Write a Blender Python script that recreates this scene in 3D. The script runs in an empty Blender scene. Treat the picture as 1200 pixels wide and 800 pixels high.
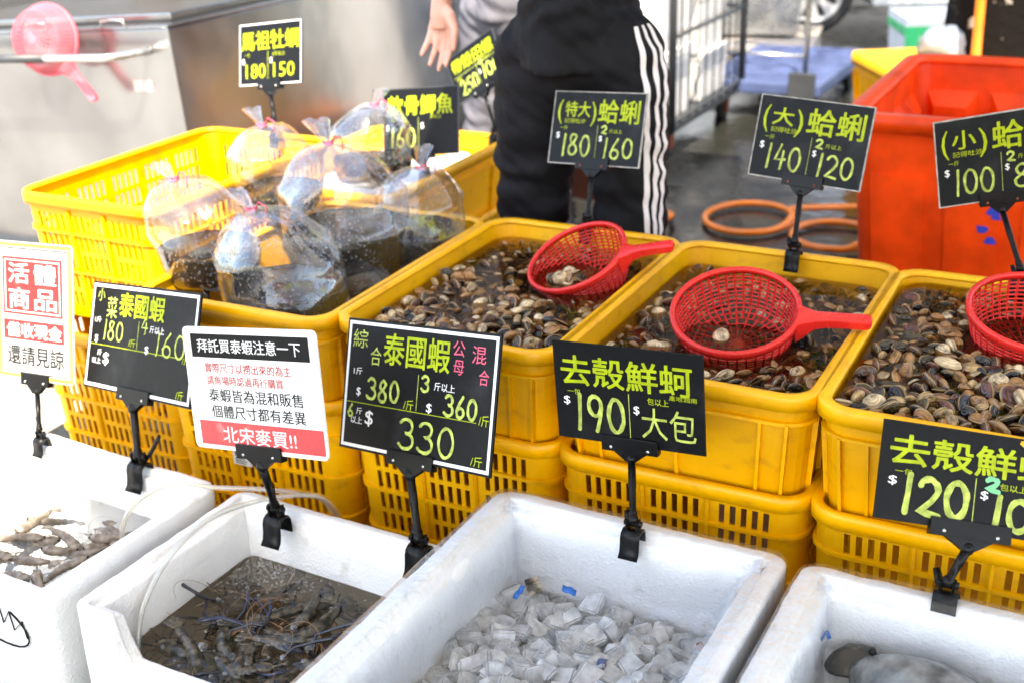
import bpy, bmesh, math, random
from mathutils import Vector, Matrix, noise, Euler
random.seed(7)
R = math.radians
scene = bpy.context.scene
col = scene.collection
# ---------------------------------------------------------------- camera, sky, sun, exposure
cam_d = bpy.data.cameras.new('camera'); cam = bpy.data.objects.new('camera', cam_d); col.objects.link(cam)
yaw, pitch, roll = R(28), R(23), R(-2)
fw = Vector((-math.sin(yaw)*math.cos(pitch), math.cos(yaw)*math.cos(pitch), -math.sin(pitch)))
rt = Vector((math.cos(yaw), math.sin(yaw), 0)); up = rt.cross(fw)
rt, up = rt*math.cos(roll)+up*math.sin(roll), -rt*math.sin(roll)+up*math.cos(roll)
cam.matrix_world = Matrix(((rt.x, up.x, -fw.x, 0), (rt.y, up.y, -fw.y, 0), (rt.z, up.z, -fw.z, 1.55), (0, 0, 0, 1)))
cam_d.sensor_width = 36; cam_d.lens = 43.5; cam_d.clip_end = 500; cam_d.clip_start = .05
cam_d.dof.use_dof = True; cam_d.dof.focus_distance = 2.15; cam_d.dof.aperture_fstop = 3.4
scene.camera = cam

SUN_AZ = Vector((.40, -.92, 0)).normalized(); SUN_EL = R(56)
sdir = Vector((SUN_AZ.x*math.cos(SUN_EL), SUN_AZ.y*math.cos(SUN_EL), math.sin(SUN_EL)))
w = bpy.data.worlds.new('World'); scene.world = w; w.use_nodes = True
nt = w.node_tree; bgn = nt.nodes['Background']
sky = nt.nodes.new('ShaderNodeTexSky'); sky.sky_type = 'NISHITA'; sky.sun_disc = False
sky.sun_elevation = SUN_EL; sky.sun_rotation = math.atan2(SUN_AZ.x, SUN_AZ.y); sky.dust_density = 2.0
nt.links.new(sky.outputs[0], bgn.inputs[0]); bgn.inputs[1].default_value = .15
sun_d = bpy.data.lights.new('sun', 'SUN'); sun_d.energy = 2.4; sun_d.angle = R(.5); sun_d.color = (1, .95, .87)
sun = bpy.data.objects.new('sun', sun_d); col.objects.link(sun)
sun.rotation_euler = (-sdir).to_track_quat('-Z', 'Y').to_euler()
scene.view_settings.view_transform = 'Standard'; scene.view_settings.look = 'None'
scene.view_settings.exposure = 2.64; scene.view_settings.gamma = 1
scene.view_settings.use_white_balance = True; scene.view_settings.white_balance_temperature = 7600
scene.cycles.use_denoising = True
scene.cycles.max_bounces = 12; scene.cycles.transmission_bounces = 10; scene.cycles.transparent_max_bounces = 24
scene.cycles.sample_clamp_indirect = 6; scene.cycles.caustics_reflective = False; scene.cycles.caustics_refractive = False

# ---------------------------------------------------------------- materials
def newmat(name):
    m = bpy.data.materials.new(name); m.use_nodes = True
    return m, m.node_tree, m.node_tree.nodes, m.node_tree.links, m.node_tree.nodes['Principled BSDF']
def ramp(N, stops):
    r = N.new('ShaderNodeValToRGB')
    while len(r.color_ramp.elements) < len(stops): r.color_ramp.elements.new(.5)
    for e, (p, c) in zip(r.color_ramp.elements, stops):
        e.position = p; e.color = (*c, 1) if len(c) == 3 else c
    return r
def pmat(name, c, rough=.5, metal=0, var=.18, vs=6, bump=0, bs=60, c2=None, lo=.35, hi=.65, transl=0, coat=0, spec=.5, rvar=.1, detail=6, sss=0):
    m, t, N, L, b = newmat(name)
    tc = N.new('ShaderNodeTexCoord')
    n1 = N.new('ShaderNodeTexNoise'); n1.inputs['Scale'].default_value = vs; n1.inputs['Detail'].default_value = detail
    L.new(tc.outputs['Object'], n1.inputs['Vector'])
    a = [max(0, x*(1-var)) for x in c]; d = c2 if c2 else [min(1, x*(1+var)) for x in c]
    r = ramp(N, [(lo, a if not c2 else c), (hi, d)])
    L.new(n1.outputs['Fac'], r.inputs['Fac']); L.new(r.outputs['Color'], b.inputs['Base Color'])
    b.inputs['Metallic'].default_value = metal
    b.inputs['Specular IOR Level'].default_value = spec
    b.inputs['Coat Weight'].default_value = coat
    if sss:
        b.inputs['Subsurface Weight'].default_value = sss; b.inputs['Subsurface Scale'].default_value = .02
    n2 = N.new('ShaderNodeTexNoise'); n2.inputs['Scale'].default_value = vs*4; L.new(tc.outputs['Object'], n2.inputs['Vector'])
    mr = N.new('ShaderNodeMapRange'); mr.inputs[3].default_value = max(0, rough-rvar); mr.inputs[4].default_value = min(1, rough+rvar)
    L.new(n2.outputs['Fac'], mr.inputs[0]); L.new(mr.outputs[0], b.inputs['Roughness'])
    if bump:
        n3 = N.new('ShaderNodeTexNoise'); n3.inputs['Scale'].default_value = bs; n3.inputs['Detail'].default_value = 4
        L.new(tc.outputs['Object'], n3.inputs['Vector'])
        bp = N.new('ShaderNodeBump'); bp.inputs['Strength'].default_value = bump; bp.inputs['Distance'].default_value = .01
        L.new(n3.outputs['Fac'], bp.inputs['Height']); L.new(bp.outputs['Normal'], b.inputs['Normal'])
    if transl:
        tr = N.new('ShaderNodeBsdfTranslucent'); L.new(r.outputs['Color'], tr.inputs['Color'])
        mx = N.new('ShaderNodeMixShader'); mx.inputs[0].default_value = transl
        L.new(b.outputs[0], mx.inputs[1]); L.new(tr.outputs[0], mx.inputs[2])
        L.new(mx.outputs[0], N['Material Output'].inputs['Surface'])
    return m
def film_mat(name, tint=(.97, .98, 1), base=.06, gloss=.5, rough=.08, bs=30, bump=.4, white=.05, drops=False):
    """thin clear plastic: see-through, shiny at glancing angles and along its creases"""
    m, t, N, L, b = newmat(name); N.remove(b)
    tc = N.new('ShaderNodeTexCoord')
    n = N.new('ShaderNodeTexNoise'); n.inputs['Scale'].default_value = bs; n.inputs['Detail'].default_value = 5; n.inputs['Distortion'].default_value = 1.2
    mp = N.new('ShaderNodeMapping'); mp.inputs['Scale'].default_value = (1.6, 1.6, .55); mp.inputs['Rotation'].default_value = (.3, .25, .4); L.new(tc.outputs['Object'], mp.inputs['Vector']); L.new(mp.outputs[0], n.inputs['Vector'])
    bp = N.new('ShaderNodeBump'); bp.inputs['Strength'].default_value = bump; bp.inputs['Distance'].default_value = .012
    L.new(n.outputs['Fac'], bp.inputs['Height'])
    nrm = bp.outputs['Normal']
    if drops:
        v = N.new('ShaderNodeTexVoronoi'); v.inputs['Scale'].default_value = 110; L.new(tc.outputs['Object'], v.inputs['Vector'])
        rr = ramp(N, [(.12, (1, 1, 1)), (.3, (0, 0, 0))]); L.new(v.outputs['Distance'], rr.inputs['Fac'])
        b2 = N.new('ShaderNodeBump'); b2.inputs['Strength'].default_value = .8; b2.inputs['Distance'].default_value = .004
        L.new(rr.outputs['Color'], b2.inputs['Height']); L.new(nrm, b2.inputs['Normal']); nrm = b2.outputs['Normal']
    tr = N.new('ShaderNodeBsdfTransparent'); tr.inputs[0].default_value = (*tint, 1)
    gl = N.new('ShaderNodeBsdfGlossy'); gl.inputs['Roughness'].default_value = rough; gl.inputs['Color'].default_value = (.95, .97, 1, 1)
    L.new(nrm, gl.inputs['Normal'])
    df = N.new('ShaderNodeBsdfDiffuse'); df.inputs['Color'].default_value = (.85, .88, .9, 1)
    tl = N.new('ShaderNodeBsdfTranslucent'); tl.inputs['Color'].default_value = (.85, .88, .9, 1)
    ad = N.new('ShaderNodeMixShader'); L.new(df.outputs[0], ad.inputs[1]); L.new(tl.outputs[0], ad.inputs[2])
    lw = N.new('ShaderNodeLayerWeight'); lw.inputs['Blend'].default_value = .35; L.new(nrm, lw.inputs['Normal'])
    mr = N.new('ShaderNodeMapRange'); mr.inputs[3].default_value = base; mr.inputs[4].default_value = gloss
    L.new(lw.outputs['Facing'], mr.inputs[0])
    m1 = N.new('ShaderNodeMixShader'); L.new(mr.outputs[0], m1.inputs[0]); L.new(tr.outputs[0], m1.inputs[1]); L.new(gl.outputs[0], m1.inputs[2])
    m2 = N.new('ShaderNodeMixShader'); m2.inputs[0].default_value = white
    L.new(m1.outputs[0], m2.inputs[1]); L.new(ad.outputs[0], m2.inputs[2])
    L.new(m2.outputs[0], N['Material Output'].inputs['Surface'])
    return m
def water_mat(name, tint, bs=18, bump=.15, murk=None, murkfac=0):
    m, t, N, L, b = newmat(name); N.remove(b)
    tc = N.new('ShaderNodeTexCoord')
    n = N.new('ShaderNodeTexNoise'); n.inputs['Scale'].default_value = bs; n.inputs['Detail'].default_value = 3
    L.new(tc.outputs['Object'], n.inputs['Vector'])
    bp = N.new('ShaderNodeBump'); bp.inputs['Strength'].default_value = bump; bp.inputs['Distance'].default_value = .01
    L.new(n.outputs['Fac'], bp.inputs['Height'])
    tr = N.new('ShaderNodeBsdfTransparent'); tr.inputs[0].default_value = (*tint, 1)
    gl = N.new('ShaderNodeBsdfGlossy'); gl.inputs['Roughness'].default_value = .03; L.new(bp.outputs[0], gl.inputs['Normal'])
    fr = N.new('ShaderNodeFresnel'); fr.inputs['IOR'].default_value = 1.33; L.new(bp.outputs[0], fr.inputs['Normal'])
    src = tr
    if murk:
        df = N.new('ShaderNodeBsdfDiffuse'); df.inputs['Color'].default_value = (*murk, 1)
        n2 = N.new('ShaderNodeTexNoise'); n2.inputs['Scale'].default_value = 7; L.new(tc.outputs['Object'], n2.inputs['Vector'])
        mr = N.new('ShaderNodeMapRange'); mr.inputs[1].default_value = .3; mr.inputs[2].default_value = .7; mr.inputs[3].default_value = murkfac*.4; mr.inputs[4].default_value = murkfac
        L.new(n2.outputs['Fac'], mr.inputs[0])
        mk = N.new('ShaderNodeMixShader'); L.new(mr.outputs[0], mk.inputs[0]); L.new(tr.outputs[0], mk.inputs[1]); L.new(df.outputs[0], mk.inputs[2]); src = mk
    mx = N.new('ShaderNodeMixShader'); L.new(fr.outputs[0], mx.inputs[0]); L.new(src.outputs[0], mx.inputs[1]); L.new(gl.outputs[0], mx.inputs[2])
    L.new(mx.outputs[0], N['Material Output'].inputs['Surface'])
    return m
def crate_mat():
    m, t, N, L, b = newmat('yellow_plastic')
    tc = N.new('ShaderNodeTexCoord'); oi = N.new('ShaderNodeObjectInfo')
    n1 = N.new('ShaderNodeTexNoise'); n1.inputs['Scale'].default_value = 5; n1.inputs['Detail'].default_value = 8; n1.inputs['Roughness'].default_value = .7
    L.new(tc.outputs['Object'], n1.inputs['Vector'])
    r1 = ramp(N, [(.3, (.87, .40, .004)), (.7, (.98, .52, .009))]); L.new(n1.outputs['Fac'], r1.inputs['Fac'])
    # grime and scuffs
    mp = N.new('ShaderNodeMapping'); mp.inputs['Scale'].default_value = (9, 9, 16); L.new(tc.outputs['Object'], mp.inputs['Vector'])
    n2 = N.new('ShaderNodeTexNoise'); n2.inputs['Scale'].default_value = 2.2; n2.inputs['Detail'].default_value = 8; L.new(mp.outputs[0], n2.inputs['Vector'])
    r2 = ramp(N, [(.55, (0, 0, 0)), (.78, (.5, .5, .5))]); L.new(n2.outputs['Fac'], r2.inputs['Fac'])
    mx = N.new('ShaderNodeMix'); mx.data_type = 'RGBA'
    L.new(r2.outputs['Color'], mx.inputs[0]); L.new(r1.outputs['Color'], mx.inputs[6]); mx.inputs[7].default_value = (.46, .18, .014, 1)
    hs = N.new('ShaderNodeHueSaturation'); L.new(mx.outputs[2], hs.inputs['Color'])
    mr0 = N.new('ShaderNodeMapRange'); mr0.inputs[3].default_value = .9; mr0.inputs[4].default_value = 1.1; L.new(oi.outputs['Random'], mr0.inputs[0]); L.new(mr0.outputs[0], hs.inputs['Value'])
    L.new(hs.outputs[0], b.inputs['Base Color'])
    mr = N.new('ShaderNodeMapRange'); mr.inputs[3].default_value = .25; mr.inputs[4].default_value = .5; L.new(n1.outputs['Fac'], mr.inputs[0]); L.new(mr.outputs[0], b.inputs['Roughness'])
    n3 = N.new('ShaderNodeTexNoise'); n3.inputs['Scale'].default_value = 40; L.new(tc.outputs['Object'], n3.inputs['Vector'])
    bp = N.new('ShaderNodeBump'); bp.inputs['Strength'].default_value = .08; L.new(n3.outputs['Fac'], bp.inputs['Height']); L.new(bp.outputs[0], b.inputs['Normal'])
    tr = N.new('ShaderNodeBsdfTranslucent'); L.new(hs.outputs[0], tr.inputs['Color'])
    ms = N.new('ShaderNodeMixShader'); ms.inputs[0].default_value = .13; L.new(b.outputs[0], ms.inputs[1]); L.new(tr.outputs[0], ms.inputs[2])
    L.new(ms.outputs[0], N['Material Output'].inputs['Surface'])
    return m
def foam_mat():
    m, t, N, L, b = newmat('white_foam')
    tc = N.new('ShaderNodeTexCoord')
    n1 = N.new('ShaderNodeTexNoise'); n1.inputs['Scale'].default_value = 6; n1.inputs['Detail'].default_value = 8; L.new(tc.outputs['Object'], n1.inputs['Vector'])
    r1 = ramp(N, [(.3, (.64, .64, .635)), (.62, (.74, .74, .73))]); L.new(n1.outputs['Fac'], r1.inputs['Fac'])
    n2 = N.new('ShaderNodeTexNoise'); n2.inputs['Scale'].default_value = 23; n2.inputs['Detail'].default_value = 6; L.new(tc.outputs['Object'], n2.inputs['Vector'])
    r2 = ramp(N, [(.62, (0, 0, 0)), (.76, (.55, .55, .55))]); L.new(n2.outputs['Fac'], r2.inputs['Fac'])
    mx = N.new('ShaderNodeMix'); mx.data_type = 'RGBA'; L.new(r2.outputs['Color'], mx.inputs[0]); L.new(r1.outputs['Color'], mx.inputs[6]); mx.inputs[7].default_value = (.45, .41, .35, 1)
    L.new(mx.outputs[2], b.inputs['Base Color']); b.inputs['Roughness'].default_value = .6
    v = N.new('ShaderNodeTexVoronoi'); v.inputs['Scale'].default_value = 175; L.new(tc.outputs['Object'], v.inputs['Vector'])
    bp = N.new('ShaderNodeBump'); bp.inputs['Strength'].default_value = .5; bp.inputs['Distance'].default_value = .002; L.new(v.outputs['Distance'], bp.inputs['Height'])
    b2 = N.new('ShaderNodeBump'); b2.inputs['Strength'].default_value = .25; b2.inputs['Distance'].default_value = .01; L.new(n2.outputs['Fac'], b2.inputs['Height']); L.new(bp.outputs[0], b2.inputs['Normal'])
    L.new(b2.outputs[0], b.inputs['Normal'])
    b.inputs['Subsurface Weight'].default_value = .0
    return m
def steel_mat():
    m, t, N, L, b = newmat('stainless_steel')
    tc = N.new('ShaderNodeTexCoord')
    n1 = N.new('ShaderNodeTexNoise'); n1.inputs['Scale'].default_value = 3; n1.inputs['Detail'].default_value = 7; L.new(tc.outputs['Object'], n1.inputs['Vector'])
    r1 = ramp(N, [(.3, (.25, .252, .255)), (.7, (.37, .37, .372))]); L.new(n1.outputs['Fac'], r1.inputs['Fac'])
    v = N.new('ShaderNodeTexNoise'); v.inputs['Scale'].default_value = 42; v.inputs['Detail'].default_value = 9; v.inputs['Roughness'].default_value = .7
    mp = N.new('ShaderNodeMapping'); mp.inputs['Scale'].default_value = (1, 1, .45); L.new(tc.outputs['Object'], mp.inputs['Vector']); L.new(mp.outputs[0], v.inputs['Vector'])
    r2 = ramp(N, [(.66, (0, 0, 0)), (.76, (.45, .45, .45))]); L.new(v.outputs['Fac'], r2.inputs['Fac'])
    mx = N.new('ShaderNodeMix'); mx.data_type = 'RGBA'; L.new(r2.outputs[0], mx.inputs[0]); L.new(r1.outputs[0], mx.inputs[6]); mx.inputs[7].default_value = (.75, .72, .66, 1)
    L.new(mx.outputs[2], b.inputs['Base Color'])
    inv = N.new('ShaderNodeMapRange'); inv.inputs[3].default_value = .93; inv.inputs[4].default_value = .2; L.new(r2.outputs[0], inv.inputs[0]); L.new(inv.outputs[0], b.inputs['Metallic'])
    mr = N.new('ShaderNodeMapRange'); mr.inputs[3].default_value = .12; mr.inputs[4].default_value = .3; L.new(n1.outputs['Fac'], mr.inputs[0]); L.new(mr.outputs[0], b.inputs['Roughness'])
    n3 = N.new('ShaderNodeTexNoise'); n3.inputs['Scale'].default_value = 2.5; L.new(tc.outputs['Object'], n3.inputs['Vector'])
    bp = N.new('ShaderNodeBump'); bp.inputs['Strength'].default_value = .12; bp.inputs['Distance'].default_value = .05; L.new(n3.outputs['Fac'], bp.inputs['Height']); L.new(bp.outputs[0], b.inputs['Normal'])
    return m
def ground_mat():
    m, t, N, L, b = newmat('wet_asphalt')
    tc = N.new('ShaderNodeTexCoord')
    n1 = N.new('ShaderNodeTexNoise'); n1.inputs['Scale'].default_value = 1.3; n1.inputs['Detail'].default_value = 8; n1.inputs['Roughness'].default_value = .65; L.new(tc.outputs['Object'], n1.inputs['Vector'])
    wet = ramp(N, [(.48, (1, 1, 1)), (.62, (0, 0, 0))]); L.new(n1.outputs['Fac'], wet.inputs['Fac'])
    n2 = N.new('ShaderNodeTexNoise'); n2.inputs['Scale'].default_value = 90; n2.inputs['Detail'].default_value = 4; L.new(tc.outputs['Object'], n2.inputs['Vector'])
    dry = ramp(N, [(.3, (.010, .0105, .010)), (.7, (.032, .032, .029))]); L.new(n2.outputs['Fac'], dry.inputs['Fac'])
    wcol = ramp(N, [(.3, (.008, .009, .008)), (.75, (.035, .036, .03))]); L.new(n2.outputs['Fac'], wcol.inputs['Fac'])
    mx = N.new('ShaderNodeMix'); mx.data_type = 'RGBA'; L.new(wet.outputs[0], mx.inputs[0]); L.new(dry.outputs[0], mx.inputs[6]); L.new(wcol.outputs[0], mx.inputs[7])
    L.new(mx.outputs[2], b.inputs['Base Color'])
    mr = N.new('ShaderNodeMapRange'); mr.inputs[3].default_value = .6; mr.inputs[4].default_value = .07; L.new(wet.outputs[0], mr.inputs[0]); L.new(mr.outputs[0], b.inputs['Roughness'])
    n4 = N.new('ShaderNodeTexNoise'); n4.inputs['Scale'].default_value = 14; n4.inputs['Detail'].default_value = 6; L.new(tc.outputs['Object'], n4.inputs['Vector'])
    bp = N.new('ShaderNodeBump'); bp.inputs['Strength'].default_value = .35; bp.inputs['Distance'].default_value = .012; L.new(n4.outputs['Fac'], bp.inputs['Height']); L.new(bp.outputs[0], b.inputs['Normal'])
    return m
def clam_mat():
    m, t, N, L, b = newmat('clam_shell')
    a = N.new('ShaderNodeAttribute'); a.attribute_name = 'ring'; rn = N.new('ShaderNodeAttribute'); rn.attribute_name = 'rnd'
    pal = ramp(N, [(0, (.012, .008, .006)), (.20, (.075, .030, .012)), (.36, (.32, .16, .055)), (.52, (.05, .036, .014)), (.64, (.46, .32, .15)), (.78, (.11, .034, .020)), (.88, (.62, .50, .32)), (1, (.68, .60, .46))])
    pal.color_ramp.interpolation = 'CONSTANT'
    L.new(rn.outputs['Fac'], pal.inputs['Fac'])
    tc = N.new('ShaderNodeTexCoord'); n = N.new('ShaderNodeTexNoise'); n.inputs['Scale'].default_value = 55; n.inputs['Detail'].default_value = 5; L.new(tc.outputs['Object'], n.inputs['Vector'])
    mu = N.new('ShaderNodeMath'); mu.operation = 'MULTIPLY'; mu.inputs[1].default_value = 30; L.new(a.outputs['Fac'], mu.inputs[0])
    ad = N.new('ShaderNodeMath'); ad.operation = 'MULTIPLY_ADD'; ad.inputs[1].default_value = 5; L.new(n.outputs['Fac'], ad.inputs[0]); L.new(mu.outputs[0], ad.inputs[2])
    sn = N.new('ShaderNodeMath'); sn.operation = 'SINE'; L.new(ad.outputs[0], sn.inputs[0])
    mr = N.new('ShaderNodeMapRange'); mr.inputs[1].default_value = -1; mr.inputs[3].default_value = .78; mr.inputs[4].default_value = 1.06; L.new(sn.outputs[0], mr.inputs[0])
    mm = N.new('ShaderNodeMix'); mm.data_type = 'RGBA'; mm.blend_type = 'MULTIPLY'; mm.inputs[0].default_value = 1
    bl = ramp(N, [(.35, (.35, .32, .30)), (.62, (1.25, 1.2, 1.15))]); L.new(n.outputs['Fac'], bl.inputs['Fac'])
    m0 = N.new('ShaderNodeMix'); m0.data_type = 'RGBA'; m0.blend_type = 'MULTIPLY'; m0.inputs[0].default_value = 1; L.new(pal.outputs[0], m0.inputs[6]); L.new(bl.outputs[0], m0.inputs[7])
    L.new(m0.outputs[2], mm.inputs[6]); L.new(mr.outputs[0], mm.inputs[7])
    # pale edge of the shell
    er = ramp(N, [(.9, (0, 0, 0)), (.97, (.85, .85, .85))]); L.new(a.outputs['Fac'], er.inputs['Fac'])
    me = N.new('ShaderNodeMix'); me.data_type = 'RGBA'; L.new(er.outputs[0], me.inputs[0]); L.new(mm.outputs[2], me.inputs[6]); me.inputs[7].default_value = (.34, .22, .10, 1)
    L.new(me.outputs[2], b.inputs['Base Color']); b.inputs['Roughness'].default_value = .13
    bp = N.new('ShaderNodeBump'); bp.inputs['Strength'].default_value = .35; bp.inputs['Distance'].default_value = .0015; L.new(sn.outputs[0], bp.inputs['Height']); L.new(bp.outputs[0], b.inputs['Normal'])
    return m
M = dict(
    yellow=crate_mat(), foam=foam_mat(), steel=steel_mat(), ground=ground_mat(), clam=clam_mat(),
    black=pmat('black_plastic', (.004, .004, .0045), .34, var=.4, bump=.05, spec=.2),
    blackrub=pmat('black_rubber', (.015, .015, .016), .7),
    board=pmat('black_board', (.004, .0045, .0055), .42, var=.5, vs=10, c2=(.024, .026, .029), lo=.56, hi=.84, bump=.03, spec=.16, detail=10),
    slate=pmat('worn_black_board', (.007, .0085, .010), .5, vs=14, c2=(.032, .034, .037), lo=.5, hi=.9, bump=.04, spec=.16),
    edge=pmat('worn_board_edge', (.24, .22, .19), .6, vs=60, c2=(.45, .43, .4)),
    white=pmat('white_paint', (.78, .78, .78), .5, var=.06),
    paper=pmat('laminated_paper', (.72, .72, .70), .28, var=.06, c2=(.62, .60, .56), lo=.55, hi=.8),
    cardpaper=pmat('glossy_card', (.42, .42, .41), .5, var=.05, spec=.2),
    lime=pmat('lime_paint', (.36, .44, .014), .5, var=.16, vs=50, spec=.2),
    pale=pmat('pale_lime_paint', (.40, .48, .10), .5, var=.34, vs=70, spec=.2),
    blue_green=pmat('blue_green_paint', (.15, .5, .25), .5),
    pink=pmat('pink_paint', (.75, .09, .17), .5),
    redink=pmat('red_ink', (.42, .012, .012), .35, var=.1, vs=20, c2=(.45, .04, .035), lo=.5, hi=.8),
    redband=pmat('faded_red_band', (.52, .045, .05), .3, vs=18, c2=(.58, .22, .21), lo=.6, hi=.72),
    blackink=pmat('black_ink', (.008, .008, .008), .6, spec=.15),
    yellowink=pmat('yellow_ink', (.75, .62, .05), .4),
    red=pmat('red_plastic', (.70, .022, .018), .28, var=.12, transl=.12),
    pinkp=pmat('pink_plastic', (.85, .22, .28), .3, var=.1, transl=.45),
    tie=pmat('pink_tie', (.8, .09, .16), .4),
    orange=pmat('orange_hose', (.75, .19, .015), .35),
    bin=pmat('red_orange_plastic', (.84, .058, .006), .36, var=.22, vs=9, spec=.3, bump=.05, bs=30),
    blue=pmat('blue_deck', (.055, .08, .18), .45, var=.2, vs=8),
    darkblue=pmat('dark_blue', (.02, .035, .08), .5),
    bluep=pmat('blue_plastic', (.03, .2, .65), .35, transl=.3),
    green=pmat('green_tape', (.03, .5, .18), .35),
    chrome=pmat('brushed_metal', (.6, .6, .58), .28, metal=.9, var=.1),
    dgrey=pmat('dark_grey_metal', (.035, .04, .045), .45),
    rust=pmat('rusty_caster', (.18, .045, .02), .7),
    carpaint=pmat('silver_paint', (.42, .46, .5), .25, metal=.5, coat=.6, var=.05),
    alloy=pmat('wheel_rim', (.45, .46, .47), .35, metal=.3),
    tyre=pmat('tyre_rubber', (.014, .014, .016), .75),
    glassy=pmat('car_glass', (.02, .025, .03), .06),
    lamp=pmat('lamp_lens', (.7, .7, .72), .1),
    bark=pmat('bark', (.006, .005, .0045), .9, vs=12, c2=(.30, .26, .22), lo=.62, hi=.66, spec=.08, bump=.8, bs=25, detail=8),
    track=pmat('black_cloth', (.0042, .0042, .0062), .75, var=.25, bump=.2, bs=18, spec=.22),
    stripe=pmat('white_cloth', (.74, .70, .70), .8, var=.05),
    greycloth=pmat('grey_cloth', (.09, .09, .11), .85, bump=.2, bs=20),
    darkcloth=pmat('dark_cloth', (.03, .03, .035), .85),
    skin=pmat('skin', (.58, .30, .23), .5, var=.12, vs=25, c2=(.66, .36, .29), bump=.1, bs=120, sss=.15),
    hair=pmat('hair', (.012, .009, .008), .45, bump=.6, bs=80),
    canvas=pmat('canopy_cloth', (.72, .71, .68), .8, var=.05, transl=.52),
    cardboard=pmat('cardboard', (.32, .21, .12), .8),
    film=film_mat('bag_film', base=.02, gloss=.72, rough=.035, bs=15, bump=.24, white=.016, drops=True),
    wrap=film_mat('cling_wrap', base=.02, gloss=.42, rough=.05, bs=24, bump=.55, white=.03),
    tubeclear=film_mat('clear_hose', tint=(.9, .88, .8), base=.12, gloss=.85, white=.14, bump=0),
    bubble=film_mat('bubble_film', tint=(1, 1, 1), base=.05, gloss=.6, white=.015, bump=0),
    foamfroth=film_mat('froth', tint=(.95, .95, .93), base=.2, gloss=.9, white=.3, bump=.9, bs=160),
    clamwater=water_mat('clam_water', (.80, .64, .40), bs=17, bump=.26, murk=(.10, .065, .025), murkfac=.05),
    shrimpwater=water_mat('shrimp_water', (.74, .67, .54), bs=16, bump=.3, murk=(.10, .085, .062), murkfac=.24),
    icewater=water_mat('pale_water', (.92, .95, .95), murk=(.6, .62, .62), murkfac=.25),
    bagwater=water_mat('bag_water', (.34, .32, .28), bs=10, bump=.1, murk=(.05, .045, .035), murkfac=.3),
    fish=pmat('dark_fish', (.022, .022, .02), .25, vs=20, c2=(.11, .09, .05), lo=.45, hi=.8),
    belly=pmat('grey_fish', (.05, .055, .055), .2, vs=26, c2=(.24, .25, .245), lo=.36, hi=.66, bump=.35, bs=90, detail=10),
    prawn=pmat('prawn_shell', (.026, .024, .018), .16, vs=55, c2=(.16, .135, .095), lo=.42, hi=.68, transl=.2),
    prawnglare=pmat('overexposed_prawn_shell', (.17, .135, .10), .2, vs=40, c2=(.42, .37, .30), lo=.35, hi=.7, transl=.35),  # paler copy of the prawn shell: overexposure put into its colour
    claw=pmat('blue_claw', (.008, .010, .018), .25, c2=(.02, .035, .10), lo=.5, hi=.75),
    feeler=pmat('feeler', (.22, .12, .055), .4),
    oyster=pmat('oyster_shell', (.06, .05, .035), .3, vs=30, c2=(.55, .45, .33), lo=.45, hi=.6, bump=.8, bs=40),
    sticker=pmat('paper_label', (.7, .69, .64), .6, c2=(.6, .58, .5)),
    wood=pmat('weathered_board', (.30, .26, .22), .8, vs=8, c2=(.42, .38, .33)),
)
m, t, N, L, b = newmat('ice'); M['ice'] = m
b.inputs['Base Color'].default_value = (.97, .98, .985, 1); b.inputs['Roughness'].default_value = .10
tc = N.new('ShaderNodeTexCoord'); n = N.new('ShaderNodeTexNoise'); n.inputs['Scale'].default_value = 36; n.inputs['Detail'].default_value = 5; L.new(tc.outputs['Object'], n.inputs['Vector'])
tr_ = N.new('ShaderNodeBsdfTransparent'); tr_.inputs[0].default_value = (.97, .985, .99, 1); tl_ = N.new('ShaderNodeBsdfTranslucent'); tl_.inputs[0].default_value = (.97, .98, .99, 1)
r_ = ramp(N, [(.36, (.55, .55, .55)), (.64, (.12, .12, .12))]); L.new(n.outputs['Fac'], r_.inputs['Fac'])
m1_ = N.new('ShaderNodeMixShader'); m1_.inputs[0].default_value = .5; L.new(b.outputs[0], m1_.inputs[1]); L.new(tl_.outputs[0], m1_.inputs[2])
m2_ = N.new('ShaderNodeMixShader'); L.new(r_.outputs[0], m2_.inputs[0]); L.new(m1_.outputs[0], m2_.inputs[1]); L.new(tr_.outputs[0], m2_.inputs[2])
bp_ = N.new('ShaderNodeBump'); bp_.inputs['Strength'].default_value = .25; bp_.inputs['Distance'].default_value = .004; L.new(n.outputs['Fac'], bp_.inputs['Height'])
gl_ = N.new('ShaderNodeBsdfGlossy'); gl_.inputs['Roughness'].default_value = .06; fr_ = N.new('ShaderNodeFresnel'); fr_.inputs[0].default_value = 1.4
L.new(bp_.outputs[0], gl_.inputs['Normal']); L.new(bp_.outputs[0], fr_.inputs['Normal'])
m3_ = N.new('ShaderNodeMixShader'); L.new(fr_.outputs[0], m3_.inputs[0]); L.new(m2_.outputs[0], m3_.inputs[1]); L.new(gl_.outputs[0], m3_.inputs[2]); L.new(m3_.outputs[0], N['Material Output'].inputs['Surface'])

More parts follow.
